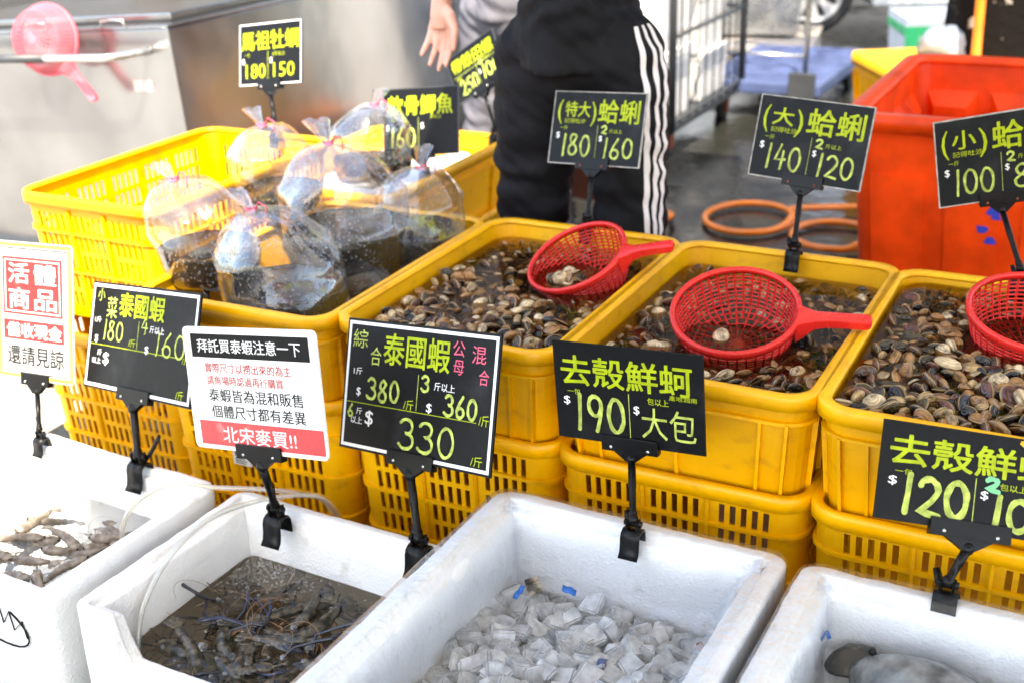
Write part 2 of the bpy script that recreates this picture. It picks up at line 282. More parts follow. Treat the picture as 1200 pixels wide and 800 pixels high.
# ---------------------------------------------------------------- mesh helpers
class MB:
    def __init__(s): s.v = []; s.f = []; s.m = []; s.sm = []
    def add(s, vs, fs, mi=0, smooth=False, T=None):
        o = len(s.v)
        s.v += [tuple(T @ Vector(p)) if T is not None else tuple(p) for p in vs]
        for f in fs: s.f.append([i+o for i in f]); s.m.append(mi); s.sm.append(smooth)
    def box(s, lo, hi, mi=0, T=None, taper=1.0, bev=0):
        x0, y0, z0 = lo; x1, y1, z1 = hi; cx, cy = (x0+x1)/2, (y0+y1)/2
        if bev:
            bm = bmesh.new(); bmesh.ops.create_cube(bm, size=1)
            for q in bm.verts:
                k = taper if q.co.z < 0 else 1
                q.co = Vector((cx+q.co.x*(x1-x0)*k, cy+q.co.y*(y1-y0)*k, z0+(q.co.z+.5)*(z1-z0)))
            bmesh.ops.bevel(bm, geom=bm.edges[:], offset=bev, segments=2, affect='EDGES', profile=.6)
            bm.verts.index_update()
            s.add([q.co for q in bm.verts], [[q.index for q in f.verts] for f in bm.faces], mi, False, T); bm.free(); return
        vs = []
        for z in (z0, z1):
            k = taper if z == z0 else 1
            vs += [(cx+(x-cx)*k, cy+(y-cy)*k, z) for x, y in ((x0, y0), (x1, y0), (x1, y1), (x0, y1))]
        s.add(vs, [(3, 2, 1, 0), (4, 5, 6, 7), (0, 1, 5, 4), (1, 2, 6, 5), (2, 3, 7, 6), (3, 0, 4, 7)], mi, False, T)
    def tube(s, pts, r, n=8, mi=0, cap=True, T=None, flat=1.0, closed=False):
        pts = [Vector(p) for p in pts]; k = len(pts)
        rs = r if isinstance(r, (list, tuple)) else [r]*k
        vs = []; pu = None
        for i, p in enumerate(pts):
            if closed: d = pts[(i+1) % k]-pts[i-1]
            else: d = pts[min(i+1, k-1)]-pts[max(i-1, 0)]
            d = d.normalized() if d.length > 1e-9 else Vector((0, 0, 1))
            if pu is None:
                a = Vector((0, 0, 1)) if abs(d.z) < .9 else Vector((1, 0, 0)); u = d.cross(a).normalized()
            else: u = (pu-d*pu.dot(d)).normalized()
            pu = u; v = d.cross(u)
            for j in range(n):
                t = 2*math.pi*j/n
                vs.append(p+rs[i]*(u*math.cos(t)+v*math.sin(t)*flat))
        fs = []
        for i in range(k if closed else k-1):
            a, b_ = i*n, ((i+1) % k)*n
            for j in range(n): fs.append((a+j, a+(j+1) % n, b_+(j+1) % n, b_+j))
        if cap and not closed: fs.append(list(range(n-1, -1, -1))); fs.append([(k-1)*n+j for j in range(n)])
        s.add(vs, fs, mi, True, T)
    def lathe(s, prof, n=24, mi=0, T=None, smooth=True, closed=False):
        vs = []; k = len(prof)
        for r_, z in prof:
            for j in range(n): vs.append((r_*math.cos(2*math.pi*j/n), r_*math.sin(2*math.pi*j/n), z))
        fs = []
        for i in range(k if closed else k-1):
            a, b_ = i*n, ((i+1) % k)*n
            for j in range(n): fs.append((a+j, a+(j+1) % n, b_+(j+1) % n, b_+j))
        s.add(vs, fs, mi, smooth, T)
    def ellip(s, c, r, n=14, m=9, mi=0, T=None):
        c = Vector(c); vs = [c+Vector((0, 0, -r[2]))]; fs = []
        for i in range(1, m):
            t = math.pi*i/m-math.pi/2
            for j in range(n):
                a = 2*math.pi*j/n; vs.append(c+Vector((r[0]*math.cos(t)*math.cos(a), r[1]*math.cos(t)*math.sin(a), r[2]*math.sin(t))))
        vs.append(c+Vector((0, 0, r[2]))); e = len(vs)-1
        for j in range(n): fs.append((0, 1+(j+1) % n, 1+j))
        for i in range(m-2):
            for j in range(n): fs.append((1+i*n+j, 1+i*n+(j+1) % n, 1+(i+1)*n+(j+1) % n, 1+(i+1)*n+j))
        for j in range(n): fs.append((1+(m-2)*n+j, 1+(m-2)*n+(j+1) % n, e))
        s.add(vs, fs, mi, True, T)
    def sweep(s, per, prof, mi=0, T=None, closed_prof=True, smooth=False, fn=None):
        """profile points (offset along outward normal, z) carried round a closed perimeter"""
        k = len(prof); n = len(per); vs = []
        for i, (x, y, nx, ny) in enumerate(per):
            for j, (o, z) in enumerate(prof):
                p = (x+nx*o, y+ny*o, z)
                vs.append(fn(i, j, p) if fn else p)
        fs = []
        for i in range(n):
            a, b_ = i*k, ((i+1) % n)*k
            for j in range(k if closed_prof else k-1): fs.append((a+j, b_+j, b_+(j+1) % k, a+(j+1) % k))
        s.add(vs, fs, mi, smooth, T)
    def obj(s, name, mats, parent=None, smooth_all=None):
        me = bpy.data.meshes.new(name); me.from_pydata(s.v, [], s.f)
        if not isinstance(mats, (list, tuple)): mats = [mats]
        for mm in mats: me.materials.append(mm)
        me.polygons.foreach_set('material_index', s.m)
        me.polygons.foreach_set('use_smooth', s.sm if smooth_all is None else [smooth_all]*len(s.f))
        me.update()
        o = bpy.data.objects.new(name, me); col.objects.link(o)
        if parent: o.parent = parent
        return o
def tag(o, label=None, cat=None, group=None, kind=None):
    if label: o['label'] = label
    if cat: o['category'] = cat
    if group: o['group'] = group
    if kind: o['kind'] = kind
    return o
def thing(name, label, cat, loc=(0, 0, 0), rz=0, group=None):
    o = bpy.data.objects.new(name, None); col.objects.link(o); o.location = loc; o.rotation_euler = (0, 0, rz); o.empty_display_size = .05
    return tag(o, label, cat, group)
def dup(root, loc=None, rot=None, label=None, group=None):
    def rec(o, par):
        c = o.copy(); col.objects.link(c)
        if par: c.parent = par
        for ch in list(o.children): rec(ch, c)
        return c
    c = rec(root, None)
    if loc is not None: c.location = loc
    if rot is not None: c.rotation_euler = rot
    if label: c['label'] = label
    if group: c['group'] = group
    return c
def solidify(o, t, off=-1):
    md = o.modifiers.new('thickness', 'SOLIDIFY'); md.thickness = t; md.offset = off; return o
def bevel(o, wd, seg=2):
    md = o.modifiers.new('bevel', 'BEVEL'); md.width = wd; md.segments = seg; md.limit_method = 'ANGLE'; md.angle_limit = R(40); return o
def rrect(a, b_, r, cs=6, ds=.03):
    """rounded rectangle, counter-clockwise from the front (-y) side: (x, y, nx, ny)"""
    out = []
    cor = [(a-r, -b_+r, -90), (a-r, b_-r, 0), (-a+r, b_-r, 90), (-a+r, -b_+r, 180)]
    for q in range(4):
        cx, cy, t0 = cor[q]
        px, py, _ = cor[q-1]
        # straight run before this corner
        th = R(t0); nx, ny = math.cos(th), math.sin(th)
        L0 = math.hypot(cx-px, cy-py); k = max(1, int(L0/ds))
        for i in range(1, k): out.append((px+(cx-px)*i/k+nx*r, py+(cy-py)*i/k+ny*r, nx, ny))
        for i in range(cs+1):
            th = R(t0+90*i/cs); out.append((cx+math.cos(th)*r, cy+math.sin(th)*r, math.cos(th), math.sin(th)))
    return out
def jig(p, amp, sc=20, seed=0):
    return Vector(p)+amp*(noise.noise_vector(Vector(p)*sc+Vector((seed, seed*1.7, 0))))
def remeshed(name, mb, mat, parent, vox, smooth=6, disp=None):
    o = mb.obj(name+'_tmp', mat)
    md = o.modifiers.new('r', 'REMESH'); md.mode = 'VOXEL'; md.voxel_size = vox; md.use_smooth_shade = True
    ms = o.modifiers.new('s', 'SMOOTH'); ms.factor = .5; ms.iterations = smooth
    bpy.context.view_layer.update()
    me = bpy.data.meshes.new_from_object(o.evaluated_get(bpy.context.evaluated_depsgraph_get()))
    bpy.data.objects.remove(o)
    if disp:
        nn = [v.normal.copy() for v in me.vertices]
        for v, q in zip(me.vertices, nn): v.co = v.co+q*disp(v.co)
    me.materials.clear(); me.materials.append(mat)
    for p in me.polygons: p.use_smooth = True
    o = bpy.data.objects.new(name, me); col.objects.link(o)
    if parent: o.parent = parent
    return o
# ---------------------------------------------------------------- ground
mb = MB(); S = 60; 
nseg = 60
for i in range(nseg+1):
    for j in range(nseg+1):
        mb.v.append((-S+2*S*i/nseg, -S+2*S*j/nseg, 0))
for i in range(nseg):
    for j in range(nseg):
        a = i*(nseg+1)+j; mb.f.append([a, a+nseg+1, a+nseg+2, a+1]); mb.m.append(0); mb.sm.append(False)
tag(mb.obj('ground', M['ground']), kind='structure')
mb = MB(); mb.box((-9, -2, -.05), (-2.62, 3.1, .004)); 
M['concrete'] = pmat('dry_concrete', (.30, .29, .27), .85, vs=5, bump=.3, bs=60)
tag(mb.obj('pavement', M['concrete']), kind='structure')

# ---------------------------------------------------------------- canopy that shades the stall
t = thing('market_canopy', 'pale cloth canopy stretched on thin metal posts over the seafood stall', 'canopy', (0, 0, 0))
mb = MB(); nx_, ny_ = 24, 20
CX0, CX1, CY0, CY1, CZ = -1.40, 2.6, -2.4, 4.25, 2.35
for i in range(nx_+1):
    for j in range(ny_+1):
        u, v_ = i/nx_, j/ny_
        mb.v.append((CX0+(CX1-CX0)*u, CY0+(CY1-CY0)*v_, CZ-.10*math.sin(math.pi*u)*math.sin(math.pi*v_)+.02*math.sin(9*u+5*v_)))
for i in range(nx_):
    for j in range(ny_):
        a = i*(ny_+1)+j; mb.f.append([a, a+ny_+1, a+ny_+2, a+1]); mb.m.append(0); mb.sm.append(True)
solidify(mb.obj('canopy_cloth', M['canvas'], t), .002)
for x, y in ((CX0+.05, CY0), (CX1, CY0), (CX1, CY1)):
    mb = MB(); mb.tube([(x, y, 0), (x, y, CZ-.01)], .018, 10); mb.obj('post', M['chrome'], t)

# ---------------------------------------------------------------- yellow crates and tubs
CW, CD, CR = .243, .3625, .055     # half width, half depth, corner radius
def gap_perimeter(a, b_, r, npan):
    """perimeter with a flag on every segment that is a slot"""
    pts, gaps = [], []
    cor = [(a-r, -b_+r, -90), (a-r, b_-r, 0), (-a+r, b_-r, 90), (-a+r, -b_+r, 180)]
    g, br, k = .0112, .0098, 5
    for q in range(4):
        cx, cy, t0 = cor[q]; px, py, _ = cor[q-1]
        th = R(t0); nx, ny = math.cos(th), math.sin(th); L0 = math.hypot(cx-px, cy-py); n = npan[q % 2]
        pan = k*g+(k-1)*br; post = (L0-.012-n*pan)/(n-1) if n > 1 else 0
        s = .006; seq = []
        for p in range(n):
            for i in range(k):
                seq.append((s, s+g)); s += g+br
            s += post-br
        cuts = []
        for (s0, s1) in seq: cuts += [(s0, True), (s1, False)]
        for s0, fl in cuts:
            pts.append((px+(cx-px)*s0/L0+nx*r, py+(cy-py)*s0/L0+ny*r, nx, ny)); gaps.append(fl)
        for i in range(9):
            th = R(t0+90*i/8); pts.append((cx+math.cos(th)*r, cy+math.sin(th)*r, math.cos(th), math.sin(th))); gaps.append(False)
    return pts, gaps
def rim_parts(root, h, per, out=.010, mat='yellow'):
    mb = MB()
    mb.sweep(per, [(-.012, h-.006), (-.010, h-.001), (-.004, h+.001), (out-.003, h+.001), (out, h-.003), (out, h-.028), (out-.004, h-.028), (out-.004, h-.008), (-.008, h-.010)])
    return mb.obj('rim', M[mat], root, True)
def tapered(per, k): return [(x*k, y*k, nx, ny) for x, y, nx, ny in per]
def make_slot_crate(h, label, nm='slotted_crate', taper=.94, group=None):
    root = thing(nm, label, 'crate', group=group)
    per, gaps = gap_perimeter(CW, CD, CR, (3, 5))
    rows = [0, .028]; rg = [False]
    z = .028; sl, bar = .041, .011
    while z+sl+.034 < h:
        rows.append(z+sl); rg.append(True); z += sl
        rows.append(z+bar); rg.append(False); z += bar
    rows.append(h-.003); rg.append(False)
    mb = MB(); n = len(per)
    for zz in rows:
        k = taper+(1-taper)*zz/h
        for x, y, nx, ny in per: mb.v.append((x*k, y*k, zz))
    for r_ in range(len(rows)-1):
        for i in range(n):
            if rg[r_] and gaps[i]: continue
            a, b_ = r_*n+i, r_*n+(i+1) % n
            mb.f.append([a, b_, b_+n, a+n]); mb.m.append(0); mb.sm.append(False)
    bo = mb.obj('body', M['yellow'], root); solidify(bo, .004)
    mb = MB(); flo = tapered(rrect(CW-.004, CD-.004, CR), taper)
    for zz in (.006, .011): mb.v += [(x, y, zz) for x, y, _, _ in flo]
    n = len(flo); mb.f += [list(range(n-1, -1, -1)), list(range(n, 2*n))]; mb.m += [0, 0]; mb.sm += [False]*2
    for i in range(n): mb.f.append([i, (i+1) % n, n+(i+1) % n, n+i]); mb.m.append(0); mb.sm.append(False)
    mb.obj('base', M['yellow'], root)
    pr = rrect(CW, CD, CR)
    rim_parts(root, h, pr)
    mb = MB()
    for zz in [q for q, f in zip(rows[2::2], rg) if True][1::2]:
        k = taper+(1-taper)*zz/h
        if zz < h-.05: mb.sweep(tapered(pr, k), [(.0005, zz+.002), (.007, zz+.003), (.007, zz+.010), (.0005, zz+.011)])
    for sy, sx in ((-1, 0), (1, 0), (0, -1), (0, 1)):      # upright ribs between the slot panels
        L0 = (CW if sy else CD)-CR
        for q in ((-.345, .345) if sy else (-.61, -.205, .205, .61)):
            c = q*L0*.98
            kb = taper+.06*.03/h
            if sy: mb.tube([(c*kb, sy*(CD*kb+.002), .03), (c, sy*(CD+.002), h-.03)], .005, 4)
            else: mb.tube([(sx*(CW*kb+.002), c*kb, .03), (sx*(CW+.002), c, h-.03)], .005, 4)
    mb.obj('rib', M['yellow'], root, False)
    return root
def make_tub(h, label, nm='fish_tub', taper=.93, group=None, mat='yellow'):
    root = thing(nm, label, 'tub', group=group)
    pr = rrect(CW, CD, CR)
    mb = MB(); th = .005
    inner = taper
    def fn(i, j, p):
        x, y, z = p; k = taper+(1-taper)*max(0, z)/h; return (x*k, y*k, z)
    prof = [(-.10, .012), (-th-.012, .012), (-th-.003, .018), (-th, .03), (-th, h-.006), (0, h-.006), (0, .004), (-.004, 0), (-.10, 0)]
    mb.sweep(pr, prof, fn=fn, closed_prof=False)
    n = len(pr); k = len(prof)
    mb.f.append([i*k for i in range(n)]); mb.f.append([i*k+k-1 for i in range(n-1, -1, -1)]); mb.m += [0, 0]; mb.sm += [False]*2
    mb.obj('body', M[mat], root, False)
    rim_parts(root, h, pr, .013, mat)
    mb = MB()
    for zz, o, hh in ((h-.062, .009, .007), (.0, .013, .012)):
        kk = taper+(1-taper)*zz/h
        mb.sweep(tapered(pr, kk), [(.0005, zz+.0005), (o, zz+.001), (o, zz+hh), (.0005, zz+hh+.001)])
    for sy, sx in ((-1, 0), (1, 0), (0, -1), (0, 1)):
        L0 = (CW if sy else CD)
        for q in (-.86, -.66, .0, .66, .86):
            c = q*L0
            if sy: mb.box((c-.003, (sy*CD-.006 if sy > 0 else -CD-.009), .010), (c+.003, (CD+.009 if sy > 0 else -CD+.006), h-.058), T=Matrix.Identity(4))
            else: mb.box(((CW-.006 if sx > 0 else -CW-.009), c-.003, .010), ((CW+.009 if sx > 0 else -CW+.006), c+.003, h-.058))
    def squeeze(p):
        k = taper+(1-taper)*p[2]/h; return (p[0]*k, p[1]*k, p[2])
    mb.v = mb.v[:len(pr)*8]+[squeeze(p) for p in mb.v[len(pr)*8:]]
    mb.obj('rib', M[mat], root, False)
    return root
def crate_sticker(root, x, z, w_, h_, y):
    mb = MB(); mb.box((x, y-.003, z), (x+w_, y, z+h_)); mb.obj('paper_label', M['sticker'], root)
    s = root.children[-1]
    mb = MB(); rnd = random.Random(x)
    q = x+.006
    while q < x+w_*.55:
        ww = rnd.choice([.0012, .002, .003]); mb.box((q, y-.0042, z+h_*.55), (q+ww, y-.0031, z+h_*.9)); q += ww+.002
    for i in range(3): mb.box((x+.006, y-.0042, z+h_*(.12+.13*i)), (x+w_*rnd.uniform(.5, .85), y-.0031, z+h_*(.16+.13*i)))
    mb.obj('print', M['blackink'], s)
XA, XB, XC, XD = -1.180, -.6835, -.186, -1.676
YT = 2.2675
LOW = 'yellow slotted crates under the tubs'
lo = make_slot_crate(.42, 'yellow slotted crate holding up the clam tub behind the 190 price board', group=LOW); lo.location = (XB, YT, 0)
lA = dup(lo, (XA, YT+.004, 0), (0, 0, R(.5)), 'yellow slotted crate with a paper label under the left clam tub', LOW)
lC = dup(lo, (XC+.004, YT-.012, 0), (0, 0, R(-.6)), 'yellow slotted crate holding up the rightmost clam tub', LOW)
lD = dup(lo, (XD, YT-.01, 0), (0, 0, R(.8)), 'yellow slotted crate under the tub of water bags, behind the paper notice', LOW)
lE = dup(lo, (-2.19, 2.36, -.012), (0, 0, R(-1.5)), 'sunlit yellow slotted crate at the bottom of the left stack', LOW)
lF = dup(lo, (-2.03, 3.06, 0), (0, 0, 0), 'yellow slotted crate under the rear tub beside the standing person', LOW)
crate_sticker(lA, .02, .12, .055, .055, -.3625*.958-.008)
crate_sticker(lD, -.06, .22, .05, .04, -.3625*.97-.008)
TUBG = 'yellow tubs filled with clams'
tA = make_tub(.245, 'yellow tub of clams behind the board priced 380, left of the other clam tubs', group=TUBG); tA.location = (XA, YT, .376)
tB = dup(tA, (XB, YT+.003, .376), (0, 0, R(-.4)), 'yellow tub of clams with the red strainer in its middle', TUBG)
tC = dup(tA, (XC, YT-.008, .376), (0, 0, R(.4)), 'yellow tub brimming with clams at the right edge', TUBG)
tD = dup(tA, (XD-.006, YT-.03, .376), (0, 0, R(.6)), 'yellow tub holding clear bags of live fish in water'); del tD['group']
tF = dup(tA, (-2.03, 3.04, .376), (0, 0, 0), 'yellow tub of ice behind the water bags, beside the black trousers'); del tF['group']
cE = make_slot_crate(.325, 'tall sunlit empty yellow slotted crate on top of the left stack'); cE.location = (-2.265, 2.44, .405); cE.rotation_euler = (0, 0, R(0))
cE.scale = (.92, 1.0, 1.0)

# ---------------------------------------------------------------- foam boxes
def make_foam(nm, label, a, b_, h, th=.036, step=.014, cut=None, rad=.035, group=None, seed=0, floor=.05):
    root = thing(nm, label, 'foam box', group=group)
    per = rrect(a, b_, rad, 6, .014)
    prof = [(-.10-th, 0), (-.004, 0), (0, .004), (0, h-.16), (0, h-.10), (0, h-.04), (0, h-.006), (-.002, h-.002), (-.006, h), (-th*.5, h), (-th*.62, h-.001), (-th*.66, h-step+.002), (-th*.7, h-step), (-th-.004, h-step), (-th-.008, h-step-.004), (-th-.011, h-.06), (-th-.013, h-.13), (-th-.02, floor+.02), (-th-.03, floor), (-.10-th, floor)]
    def fn(i, j, p):
        x, y, z = p
        if cut and y < -b_+.085 and z > cut[0] and cut[1] < x < cut[2]:
            d = min(1, (x-cut[1])/.03); z = z+(cut[0]-z)*d
        q = jig((x, y, z), .0017, 34, seed); q = jig(q, .0028, 6, seed+3)
        return tuple(q)
    mb = MB(); mb.sweep(per, prof, closed_prof=False, smooth=True, fn=fn)
    n = len(per); k = len(prof)
    mb.f.append([i*k for i in range(n-1, -1, -1)]); mb.f.append([i*k+k-1 for i in range(n)]); mb.m += [0, 0]; mb.sm += [False]*2
    o = mb.obj('body', M['foam'], root)
    return root
def make_wrap(root, a, b_, h, inner_z, amp, seed, sheet=False):
    per = rrect(a, b_, .035, 6, .012)
    prof = [(.003, h-.06), (.004, h-.03), (.0045, h-.006), (.002, h+.003), (-.012, h+.0045), (-.036, h+.005), (-.052, h-.002), (-.062, h-.025)]
    z = h-.05
    while z > inner_z: prof.append((-.068, z)); z -= .022
    prof.append((-.074, inner_z+.004)); prof.append((-.095, inner_z))
    if sheet: prof.append((-.13, inner_z+.004))
    def fn(i, j, p):
        k = .15 if j < 6 else 1
        q = Vector(p)+amp*k*noise.noise_vector(Vector(p)*11+Vector((seed, 0, 0)))+amp*.8*k*noise.noise_vector(Vector(p)*34+Vector((seed, 3, 0)))
        return tuple(q)
    mb = MB(); mb.sweep(per, prof, closed_prof=False, smooth=True, fn=fn)
    if sheet:
        n = len(per); k = len(prof); c = len(mb.v); mb.v.append((0, 0, inner_z+.012))
        for i in range(n): mb.f.append([i*k+k-1, ((i+1) % n)*k+k-1, c]); mb.m.append(0); mb.sm.append(True)
    return mb.obj('cling_wrap', M['wrap'], root)
F1 = make_foam('foam_box', 'sunlit white foam box of glare-paled prawns with a black scribble on its front', .30, .235, .285, seed=1); F1.location = (-1.93, 1.50, 0); F1.rotation_euler = (0, 0, R(-3))
F2 = make_foam('foam_box', 'white foam box of dark prawns in murky water with a broken-down front edge', .315, .235, .27, cut=(.165, -.225, .40), seed=5); F2.location = (-1.275, 1.495, 0); F2.rotation_euler = (0, 0, R(-2))
F3 = make_foam('foam_box', 'white foam box full of ice cubes under clear film', .275, .34, .40, th=.045, seed=9); F3.location = (-.705, 1.425, 0); F3.rotation_euler = (0, 0, R(-1.0))
F4 = make_foam('foam_box', 'film-covered white foam box of grey fish at the bottom right', .285, .34, .40, th=.045, seed=13); F4.location = (-.118, 1.413, 0); F4.rotation_euler = (0, 0, R(-.5))
make_wrap(F3, .275, .34, .40, .27, .0095, 4)
make_wrap(F4, .285, .34, .40, .29, .008, 8)
mb = MB()       # marker scribble on the first box
sc = [(0, 0), (.02, .035), (.028, -.01), (.045, .03), (.05, -.02), (.07, .02), (.075, -.03), (.1, .005), (.105, -.04)]
mb.tube([(.13+x*1.1, -.2385, .215+z*.8) for x, z in sc], .0016, 5)
mb.tube([(.14+.11*math.cos(t_), -.2388, .205+.05*math.sin(t_)-.02*math.cos(t_)) for t_ in [R(-190+q*12) for q in range(21)]], .0018, 5)
mb.obj('marker_scribble', M['blackink'], F1)
def water_sheet(nm, mat, cx, cy, a, b_, z, label, rz=0, r=.05, amp=.0):
    mb = MB(); per = rrect(a, b_, r, 5, .05); n = len(per); rings = 10
    for q in range(rings):
        k = 1-q/rings
        for x, y, _, _ in per: mb.v.append((x*k, y*k, amp*noise.noise(Vector((x*k*9, y*k*9, 0)))))
    mb.v.append((0, 0, 0))
    for q in range(rings-1):
        for i in range(n): mb.f.append([q*n+i, q*n+(i+1) % n, (q+1)*n+(i+1) % n, (q+1)*n+i]); mb.m.append(0); mb.sm.append(True)
    for i in range(n): mb.f.append([(rings-1)*n+i, (rings-1)*n+(i+1) % n, rings*n]); mb.m.append(0); mb.sm.append(True)
    o = mb.obj(nm, M[mat]); o.location = (cx, cy, z); o.rotation_euler = (0, 0, rz)
    return tag(o, label, 'water', kind='stuff')
# ---------------------------------------------------------------- lettering
_tc = {}
def text_geo(s, bold):
    if (s, bold) in _tc: return _tc[(s, bold)]
    c = bpy.data.curves.new('t', 'FONT'); c.body = s; c.offset = bold; c.resolution_u = 2
    o = bpy.data.objects.new('t', c); col.objects.link(o); bpy.context.view_layer.update()
    me = bpy.data.meshes.new_from_object(o.evaluated_get(bpy.context.evaluated_depsgraph_get()))
    vs = [(v.co.x, v.co.y) for v in me.vertices]; fs = [list(p.vertices) for p in me.polygons]
    bpy.data.objects.remove(o); bpy.data.curves.remove(c); bpy.data.meshes.remove(me)
    x0 = min(v[0] for v in vs); x1 = max(v[0] for v in vs); y0 = min(v[1] for v in vs); y1 = max(v[1] for v in vs)
    vs = [((x-x0)/(x1-x0), (y-y0)/(y1-y0)) for x, y in vs]
    _tc[(s, bold)] = (vs, fs); return vs, fs
def arc(cx, cy, rx, ry, a0, a1, n=12): return [(cx+rx*math.cos(R(a0+(a1-a0)*i/n)), cy+ry*math.sin(R(a0+(a1-a0)*i/n))) for i in range(n+1)]
DIG = {
 '0': [arc(.5, .5, .42, .47, 100, 452, 22)],
 '1': [[(.62, 1), (.52, .5), (.40, 0)]],
 '2': [arc(.48, .70, .38, .27, 160, -20, 10)+[(.62, .38), (.1, .04), (.45, .05), (.95, .0)]],
 '3': [arc(.42, .74, .38, .24, 150, -80, 10)+[(.38, .52)]+arc(.44, .27, .45, .26, 80, -150, 11)],
 '4': [[(.5, 1), (.1, .38), (.92, .42)], [(.72, .75), (.62, 0)]],
 '5': [[(.88, .96), (.28, .93), (.2, .56)]+arc(.45, .32, .42, .29, 110, -150, 11)],
 '6': [[(.72, 1), (.35, .68), (.12, .3)]+arc(.48, .24, .36, .23, 180, 520, 15)],
 '8': [[(.82, .86)]+arc(.5, .76, .3, .22, 40, 250, 8)+[(.6, .5)]+arc(.48, .25, .38, .24, 60, -240, 13)+[(.5, .55), (.8, .84)]],
 '9': [arc(.5, .70, .36, .28, 10, 370, 15)+[(.80, .45), (.60, 0)]],
}
class Board:
    def __init__(s, w_, h_, y): s.w = w_; s.h = h_; s.y = y; s.col = {}
    def mb(s, c): return s.col.setdefault(c, MB())
    def P(s, u, v, dy=0): return ((u-.5)*s.w, s.y-dy, (.5-v)*s.h)
    def text(s, tx, box, c='lime', bold=0.02, shear=0):
        u0, v0, u1, v1 = box; vs, fs = text_geo(tx, 0); n = len(tx)
        ex = .42*bold*abs(u1-u0)*s.w/max(1, n*.95); k = 0
        for q in ([0] if bold < .008 else range(7)):      # the printed strokes are heavier than the plain font
            a = 2*math.pi*q/6; du = 0 if q == 6 or bold < .008 else ex*math.cos(a)/s.w; dv = 0 if q == 6 or bold < .008 else ex*math.sin(a)/s.h
            s.mb(c).add([s.P(u0+du+(u1-u0)*x, v1+dv+(v0-v1)*y, .0005+.00004*k) for x, y in vs], fs); k += 1
    def rect(s, box, c, dy=.0004):
        u0, v0, u1, v1 = box; s.mb(c).add([s.P(u0, v1, dy), s.P(u1, v1, dy), s.P(u1, v0, dy), s.P(u0, v0, dy)], [(0, 1, 2, 3)])
    def ring(s, box, t, c, dy=.0005, r=.0):
        u0, v0, u1, v1 = box; tv = t*s.w/s.h
        for b_ in ((u0, v0, u1, v0+tv), (u0, v1-tv, u1, v1), (u0, v0+tv, u0+t, v1-tv), (u1-t, v0+tv, u1, v1-tv)): s.rect(b_, c, dy)
    def hand(s, tx, box, c='pale', wd=.0042, seed=0):
        u0, v0, u1, v1 = box; rnd = random.Random(seed*31+len(tx)+ord(tx[0]))
        ws = [.45 if ch == '1' else 1 for ch in tx]; gap = .18; tot = sum(ws)+gap*(len(tx)-1); x = 0; dz = .0006
        m_ = s.mb(c)
        for ch, cw in zip(tx, ws):
            dyv = rnd.uniform(-.03, .03)
            for st in DIG[ch]:
                pp = []
                for px, py in st:
                    u = u0+(u1-u0)*(x+px*cw)/tot; v = v1+(v0-v1)*(py+dyv); q = s.P(u, v); pp.append((q[0]+rnd.gauss(0, .0003), q[2]+rnd.gauss(0, .0003)))
                n = len(pp); L_, R_ = [], []
                for i in range(n):
                    a = pp[max(i-1, 0)]; b_ = pp[min(i+1, n-1)]; dx, dy = b_[0]-a[0], b_[1]-a[1]; l = math.hypot(dx, dy) or 1
                    ww = wd*.5*(1+.15*math.sin(i*1.3+seed)); L_.append((pp[i][0]-dy/l*ww, pp[i][1]+dx/l*ww)); R_.append((pp[i][0]+dy/l*ww, pp[i][1]-dx/l*ww))
                o = []; 
                for i in range(n): o += [(L_[i][0], s.y-dz-i*.00003, L_[i][1]), (R_[i][0], s.y-dz-i*.00003, R_[i][1])]
                m_.add(o, [(2*i, 2*i+1, 2*i+3, 2*i+2) for i in range(n-1)])
                for e, sg in ((0, -1), (n-1, 1)):
                    c0 = pp[e]; k = [(c0[0]+wd*.5*math.cos(t_), s.y-dz-.0011-e*.00003, c0[1]+wd*.5*math.sin(t_)) for t_ in [2*math.pi*j/10 for j in range(10)]]
                    m_.add(k, [list(range(10))])
            x += cw+gap
    def build(s, parent, names):
        for c, m_ in s.col.items():
            m_.obj(names.get(c, 'lettering'), M[c], parent)
def T_of(C, a, t_, r_):
    ux = Vector((math.cos(a), math.sin(a), 0)); n = Vector((math.sin(a), -math.cos(a), 0)); uz = Vector((0, 0, 1))*math.cos(t_)-n*math.sin(t_)
    X = ux*math.cos(r_)+uz*math.sin(r_); Z = -ux*math.sin(r_)+uz*math.cos(r_); Y = Z.cross(X)
    return Matrix(((X.x, Y.x, Z.x, C[0]), (X.y, Y.y, Z.y, C[1]), (X.z, Y.z, Z.z, C[2]), (0, 0, 0, 1)))
